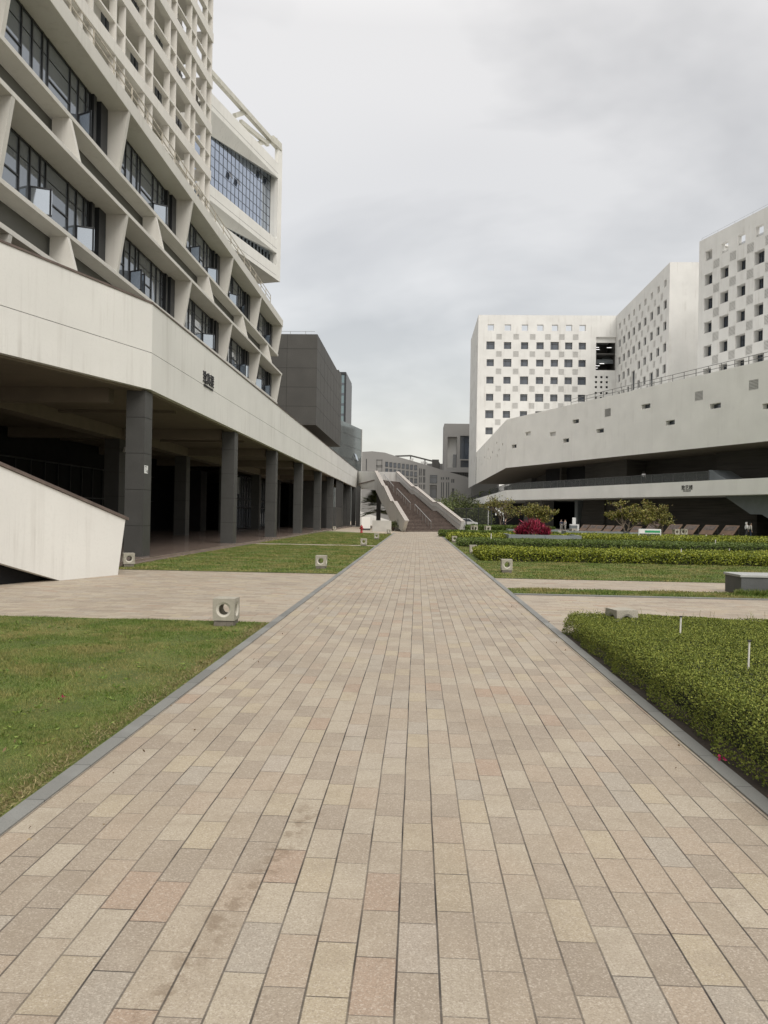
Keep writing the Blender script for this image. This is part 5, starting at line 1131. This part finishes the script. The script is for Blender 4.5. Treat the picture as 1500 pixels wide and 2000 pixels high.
# ============================================================ TREES
def tree(loc, h, spread, n, seed, label, group, mat=None, lean=0., bare=0., trunks=1, ll=.18, lw_=.13, crown0=.38, nb=9, wide=1.8):
    r = random.Random(seed); o = empty('garden_tree', (*loc, 0), label, 'tree', group); m = MB(); tips = []
    def branch(p, d, L, rd, lev):
        pts = [Vector(p)]; d = Vector(d).normalized()
        for k in range(4):
            d = (d + Vector((r.uniform(-.18, .18), r.uniform(-.18, .18), r.uniform(-.04, .12)))).normalized(); pts.append(pts[-1] + d * L / 4)
        m.tube(pts, [rd * (1 - .14 * k) for k in range(5)], 6 if lev < 2 else 4, cap=False)
        if lev >= 3: tips.extend(pts[1:]); return
        if lev == 2: tips.append(pts[-1])
        for k in range({0: 5, 1: 4, 2: 3}[lev]):
            q = pts[r.choice([2, 3, 4]) if k else 4]; a = r.uniform(0, 6.28); sp = r.uniform(.5, 1.1) * spread
            branch(q, (d + Vector((math.cos(a) * sp, math.sin(a) * sp, r.uniform(-.05, .45)))), L * r.uniform(.55, .8), rd * .55, lev + 1)
    for t in range(trunks): a = r.uniform(0, 6.28); branch((loc[0] + .1 * t, loc[1], 0), (math.cos(a) * .25 * trunks + lean, math.sin(a) * .15, 1), h * crown0, .028 * h ** .7, 0)
    m.v = [(loc[0] + (a - loc[0]) * (1 + (wide - 1) * min(1, c / 1.5)), b, c) for a, b, c in m.v]; m.build('trunk', BARK, o)
    T_ = np.array([list(t) for t in tips]); T_[:, 0] = loc[0] + (T_[:, 0] - loc[0]) * wide; mx = T_[:, 2].max(); k = h / mx if mx > h else 1
    idx = rng.integers(0, len(T_), n); P = T_[idx] + rng.normal(0, .10, (n, 3)) * np.array([1.2, 1.2, .9])
    keep = P[:, 2] < h * 1.05; P = P[keep]
    np_faces('crown', leaves(P, ll, lw_, .25), mat or LEAFT, o); return o
GT = 'small yellow-green trees in the right garden'
p1 = G(978, 1041)[:2]
tree(p1, 4.2, 1.05, 1500, 5, 'thin sparse tree with a leaning bare trunk, in front of the white slab tip', GT, lean=.2, trunks=2, crown0=.40)
tree(AY(1048, 1040, 76)[:2], 3.6, 1.0, 3000, 8, 'small yellow-green tree behind the red shrub', GT, trunks=2)
tree(G(1222, 1049)[:2], 3.7, 1.1, 3600, 21, 'small spreading tree left of the green notice stand', GT, trunks=2)
tree(G(1293, 1049)[:2], 4.2, 1.25, 5600, 13, 'widest small tree, right of the green notice stand', GT, lean=.1, trunks=2)
def bush(loc, sx, sy, sz, n, lb, name='bush', cat='bush', group=None, mat=None, L=.3, z0=0):
    o = empty(name, (loc[0], loc[1], z0), lb, cat, group); m = MB()
    for k in range(7): a = k * .9; m.tube([(loc[0], loc[1], z0), (loc[0] + math.cos(a) * sx * .5, loc[1] + math.sin(a) * sy * .5, z0 + sz * .8)], [.08, .03], 5)
    m.build('stem', BARK, o); c = rng.normal(size=(22, 3)); c /= np.linalg.norm(c, axis=1)[:, None]; c *= rng.uniform(.3, .85, 22)[:, None]
    i = rng.integers(0, 22, n); d = rng.normal(size=(n, 3)); d /= np.linalg.norm(d, axis=1)[:, None]; P = c[i] + d * rng.uniform(.15, .38, n)[:, None]
    P = P * np.array([sx, sy, sz * .55]) + np.array([loc[0], loc[1], z0 + sz * .52]); P[:, 2] = np.maximum(P[:, 2], z0 + .05)
    np_faces('foliage', leaves(P, L, L * .5, .4), mat or LEAFF, o); return o
GB = 'leafy bushes behind the grand staircase and fence'
for x, y, d, sx, sz, lb in ((872, 1000, 140, 3.6, 5, 'bush behind the right wall of the grand staircase'), (893, 995, 150, 4., 6.2, 'bush below the grey stone building'), (912, 1000, 150, 3., 5.2, 'bush left of the white slab tip'), (935, 1008, 125, 3., 4.2, 'low bush behind the fence under the slab tip')):
    p = AY(x, y, d); bush(p[:2], sx, 2.5, sz, 2600, lb, group=GB, L=.42)
# potted greenery on the slab
for x, d, s in ((905, 238, 3.2), (937, 185, 1.8), (955, 160, 1.5)):
    p = AX(x, 970, 16.6 + 0); bush((16.4, d), 1.3, 2.2, s, 700, {905: 'leafy planting at the far tip of the balcony slab', 937: 'dark potted plant on the balcony slab, middle one', 955: 'dark potted plant on the balcony slab nearest its corner'}[x], group='plants on the balcony slab', L=.35, z0=6.46)
p = AY(775 - 15, 1038, 80.5); bush((AY(773, 1036, 82.5)[0] - .3, 82.2), .8, .8, 1.2, 1400, 'dark green shrub tucked against the left wall of the grand staircase', L=.14)
# fan palm under the bridge
pm = AY(741, 1000, 110); o = empty('palm_tree', (pm[0], 104, 0), 'bushy fan palm seen under the bridge, beside the dark post', 'palm'); m = MB(); m.tube([(pm[0], 110, 0), (pm[0], 110, 2.6)], [.2, .14], 8); m.build('trunk', BARK, o)
P = []; 
for f in range(110):
    a = random.uniform(0, 6.28); e_ = random.uniform(-.5, 1.3); c = Vector((pm[0], 110, 2.9)) + Vector((math.cos(a) * math.cos(e_), math.sin(a) * math.cos(e_), math.sin(e_))) * random.uniform(1.0, 2.4)
    dr = (c - Vector((pm[0], 110, 2.9))).normalized(); sv_ = dr.cross(Vector((0, 0, 1))).normalized(); uv = sv_.cross(dr)
    for k in range(16): b_ = (k / 15 - .5) * 2.6; v = (dr * math.cos(b_) + sv_ * math.sin(b_) + uv * .1 - Vector((0, 0, .15))).normalized(); n_ = v.cross(uv).normalized() * .03; P.append([c, c + v * .6 + n_ * 1.6, c + v * 1.2, c + v * .6 - n_ * 1.6])
np_faces('fronds', np.array([[list(q) for q in t] for t in P]), LEAFF, o)
# parked car behind the fence
cx_ = AY(908, 1014, 118)[0]; car = empty('parked_car', (cx_, 118, 0), 'small white parked car glimpsed through the dark fence', 'car')
m = MB(); prof = [(-2.1, .35), (2.1, .35), (2.15, .75), (1.4, .95), (.7, 1.42), (-1.0, 1.45), (-1.75, .98), (-2.15, .85)]; m.prism([(cx_ + a, 117.2, b) for a, b in prof], (0, 1.6, 0)); m.build('body', SIGNW, car, bev=.06)
m = MB(); m.prism([(cx_ + a, 117.19, b) for a, b in ((1.15, .97), (.62, 1.36), (-.92, 1.38), (-1.45, .99))], (0, 1.62, 0)); m.build('side_window', GLASSD, car)
for a in (-1.35, 1.35):
    for y in (117.15, 118.65): m = MB(); m.tube([(cx_ + a, y, .33), (cx_ + a, y + .2, .33)], .33, 16); m.build('wheel', INK, car)

# ============================================================ PEOPLE
SKIN = plain('skin', (.42, .27, .20), .6, .05); HAIR = plain('hair', (.012, .01, .009), .5, .1)
def cloth(n, c): return plain(n, c, .85, .12, 4)
CW, CG, CB, CN, CD = cloth('white_cloth', (.62, .62, .62)), cloth('grey_cloth', (.30, .29, .27)), cloth('black_cloth', (.014, .014, .016)), cloth('navy_cloth', (.02, .028, .06)), cloth('dark_trousers', (.03, .03, .035))
def skin(name, J, E_, Rr, mat, parent, sub=1):
    me = bpy.data.meshes.new(name); off = wloc(parent); me.from_pydata([tuple(Vector(j)) for j in J], E_, []); me.materials.append(mat)
    o = bpy.data.objects.new(name, me); COL.objects.link(o); o.parent = parent
    s = o.modifiers.new('skin', 'SKIN'); s.use_smooth_shade = True; me.skin_vertices or None
    if not me.skin_vertices:
        bpy.context.view_layer.objects.active = o
        with bpy.context.temp_override(object=o, active_object=o): bpy.ops.mesh.customdata_skin_add()
    for v, rr in zip(me.skin_vertices[0].data, Rr): v.radius = (rr, rr)
    me.skin_vertices[0].data[0].use_root = True
    d = o.modifiers.new('sub', 'SUBSURF'); d.levels = sub; d.render_levels = sub; return o
def person(loc, yaw, h, label, top, legs, hood=False, stride=.12, armf=(0., 0.), bag=None, z=0., group=None, hairlong=False):
    r = empty('person', (loc[0], loc[1], z), label, 'person', group); r.rotation_euler = (0, 0, yaw); r.scale = (h / 1.7,) * 3
    st_ = stride
    J = [(0, 0, .95), (0, 0, 1.15), (0, -.01, 1.38), (0, 0, 1.47), (0, -.015, 1.56), (0, -.02, 1.66),
         (.10, 0, .90), (.11, -st_, .50), (.11, -st_ * .8, .08), (.11, -st_ * .8 - .13, .03), (-.10, 0, .90), (-.11, st_ * .6, .50), (-.11, st_ * 1.6, .10), (-.11, st_ * 1.6 - .12, .04),
         (.17, 0, 1.38), (.24, .04 - armf[0] * .2, 1.12), (.24, -.06 - armf[0], .90 + armf[0] * .7), (.235, -.08 - armf[0] * 1.1, .82 + armf[0] * .9), (-.17, 0, 1.38), (-.24, .04 - armf[1] * .2, 1.12), (-.24, -.02 - armf[1], .90 + armf[1] * .7), (-.235, -.03 - armf[1] * 1.1, .82 + armf[1] * .9)]
    E_ = [(0, 1), (1, 2), (2, 3), (3, 4), (4, 5), (0, 6), (6, 7), (7, 8), (8, 9), (0, 10), (10, 11), (11, 12), (12, 13), (2, 14), (14, 15), (15, 16), (16, 17), (2, 18), (18, 19), (19, 20), (20, 21)]
    Rr = [.13, .12, .13, .055, .085, .075, .085, .058, .04, .035, .085, .058, .04, .035, .055, .042, .032, .03, .055, .042, .032, .03]
    skin('body', J, E_, Rr, SKIN, r)
    Jt = [J[1], (0, 0, .93), (0, -.01, 1.36), (0, 0, 1.44), J[14], J[15], J[16], J[18], J[19], J[20]]
    skin('jacket', Jt, [(0, 1), (0, 2), (2, 3), (2, 4), (4, 5), (5, 6), (2, 7), (7, 8), (8, 9)], [.15, .155, .155, .085, .075, .062, .048, .075, .062, .048], top, r)
    Jl = [(0, 0, .93), J[6], J[7], (J[8][0], J[8][1], .12), J[10], J[11], (J[12][0], J[12][1], .13)]
    skin('trousers', Jl, [(0, 1), (1, 2), (2, 3), (0, 4), (4, 5), (5, 6)], [.145, .105, .078, .062, .105, .078, .062], legs, r)
    Jh = [(0, .015, 1.64), (0, .03, 1.72), (0, .05, 1.58)] + ([(0, .07, 1.40)] if hairlong or hood else []); skin('hood' if hood else 'hair', Jh, [(0, 1), (0, 2)] + ([(2, 3)] if len(Jh) > 3 else []), [.10, .06, .095] + [.09] * (len(Jh) - 3), CW if hood else HAIR, r, 2)
    for s in (.035, -.035): m = MB(); m.tube([(s, -.095, 1.63), (s, -.105, 1.63)], .009, 6); o = m.build('eye', INK); o.parent = r
    m = MB(); m.tube([(0, -.095, 1.60), (0, -.118, 1.59)], [.016, .01], 6); o = m.build('nose', SKIN); o.parent = r
    for s_i, k in ((1, 17), (-1, 21)):
        hp = Vector(J[k]); fd = Vector((0, -.35 - armf[0 if s_i > 0 else 1], -1)).normalized() if armf[0 if s_i > 0 else 1] < .2 else Vector((0, -1, .3)).normalized()
        m = MB(); m.tube([hp, hp + fd * .05, hp + fd * .085], [.022, .036, .034], 8)
        for f in range(4): q = hp + fd * .08 + Vector((0, 1, 0)) * (.016 * (f - 1.5)); m.tube([q, q + fd * (.04 - .004 * abs(f - 1.3)), q + fd * .065 + Vector((-.012 * s_i, 0, 0))], [.009, .008, .006], 5)
        q = hp + fd * .03 + Vector((-.01 * s_i, -.03, 0)); m.tube([q, q + fd * .03 + Vector((0, -.025, 0)), q + fd * .055 + Vector((0, -.03, 0))], [.01, .009, .007], 5); o = m.build('hand', SKIN); o.parent = r
    if bag: m = MB(); m.hexa([(-.16, .12, 1.0), (.16, .12, 1.0), (.15, .28, 1.02), (-.15, .28, 1.02), (-.15, .10, 1.42), (.15, .10, 1.42), (.12, .22, 1.40), (-.12, .22, 1.40)]); o = m.build('backpack', bag, None, bev=.04); o.parent = r
    return r
g = G(987, 1041.5); person(g, rad(60), 1.62, 'person in black with a dark backpack striding along behind the thin bare tree', CB, CB, stride=.26, bag=CN, hairlong=True)
g = G(1458, 1050.5); person(g, rad(100), 1.62, 'person in a white hood and jacket with black trousers, walking at the right edge', CW, CD, hood=True, stride=.2)
g = G(1466, 1052); person(g, rad(85), 1.60, 'person in a pale grey jacket and navy trousers beside the white-hooded walker', CG, CN, stride=.05, bag=CG)
g = G(1096, 1036); person(g, rad(20), 1.55, 'standing person in a dark top near the white counter, left of two', CN, CG, armf=(.2, .2), stride=.03)
g = G(1103.5, 1036.2); person(g, rad(-50), 1.55, 'standing person in a grey top near the white counter, right of two', CG, CG, armf=(.2, 0.), stride=.05)
q = fR.uz(1257, 940, .9); P_ = fR.p(q[0], 0, .9); person(P_, rad(150), 1.62, 'dark-haired person in a white top standing on the balcony behind the glass rail', CW, CB, z=6.46, hairlong=True, stride=.04)
g = G(655, 1034); person((-12.2, 96), rad(120), 1.65, 'dark silhouetted person under the far end of the colonnade', CB, CB, stride=.1, z=.13)
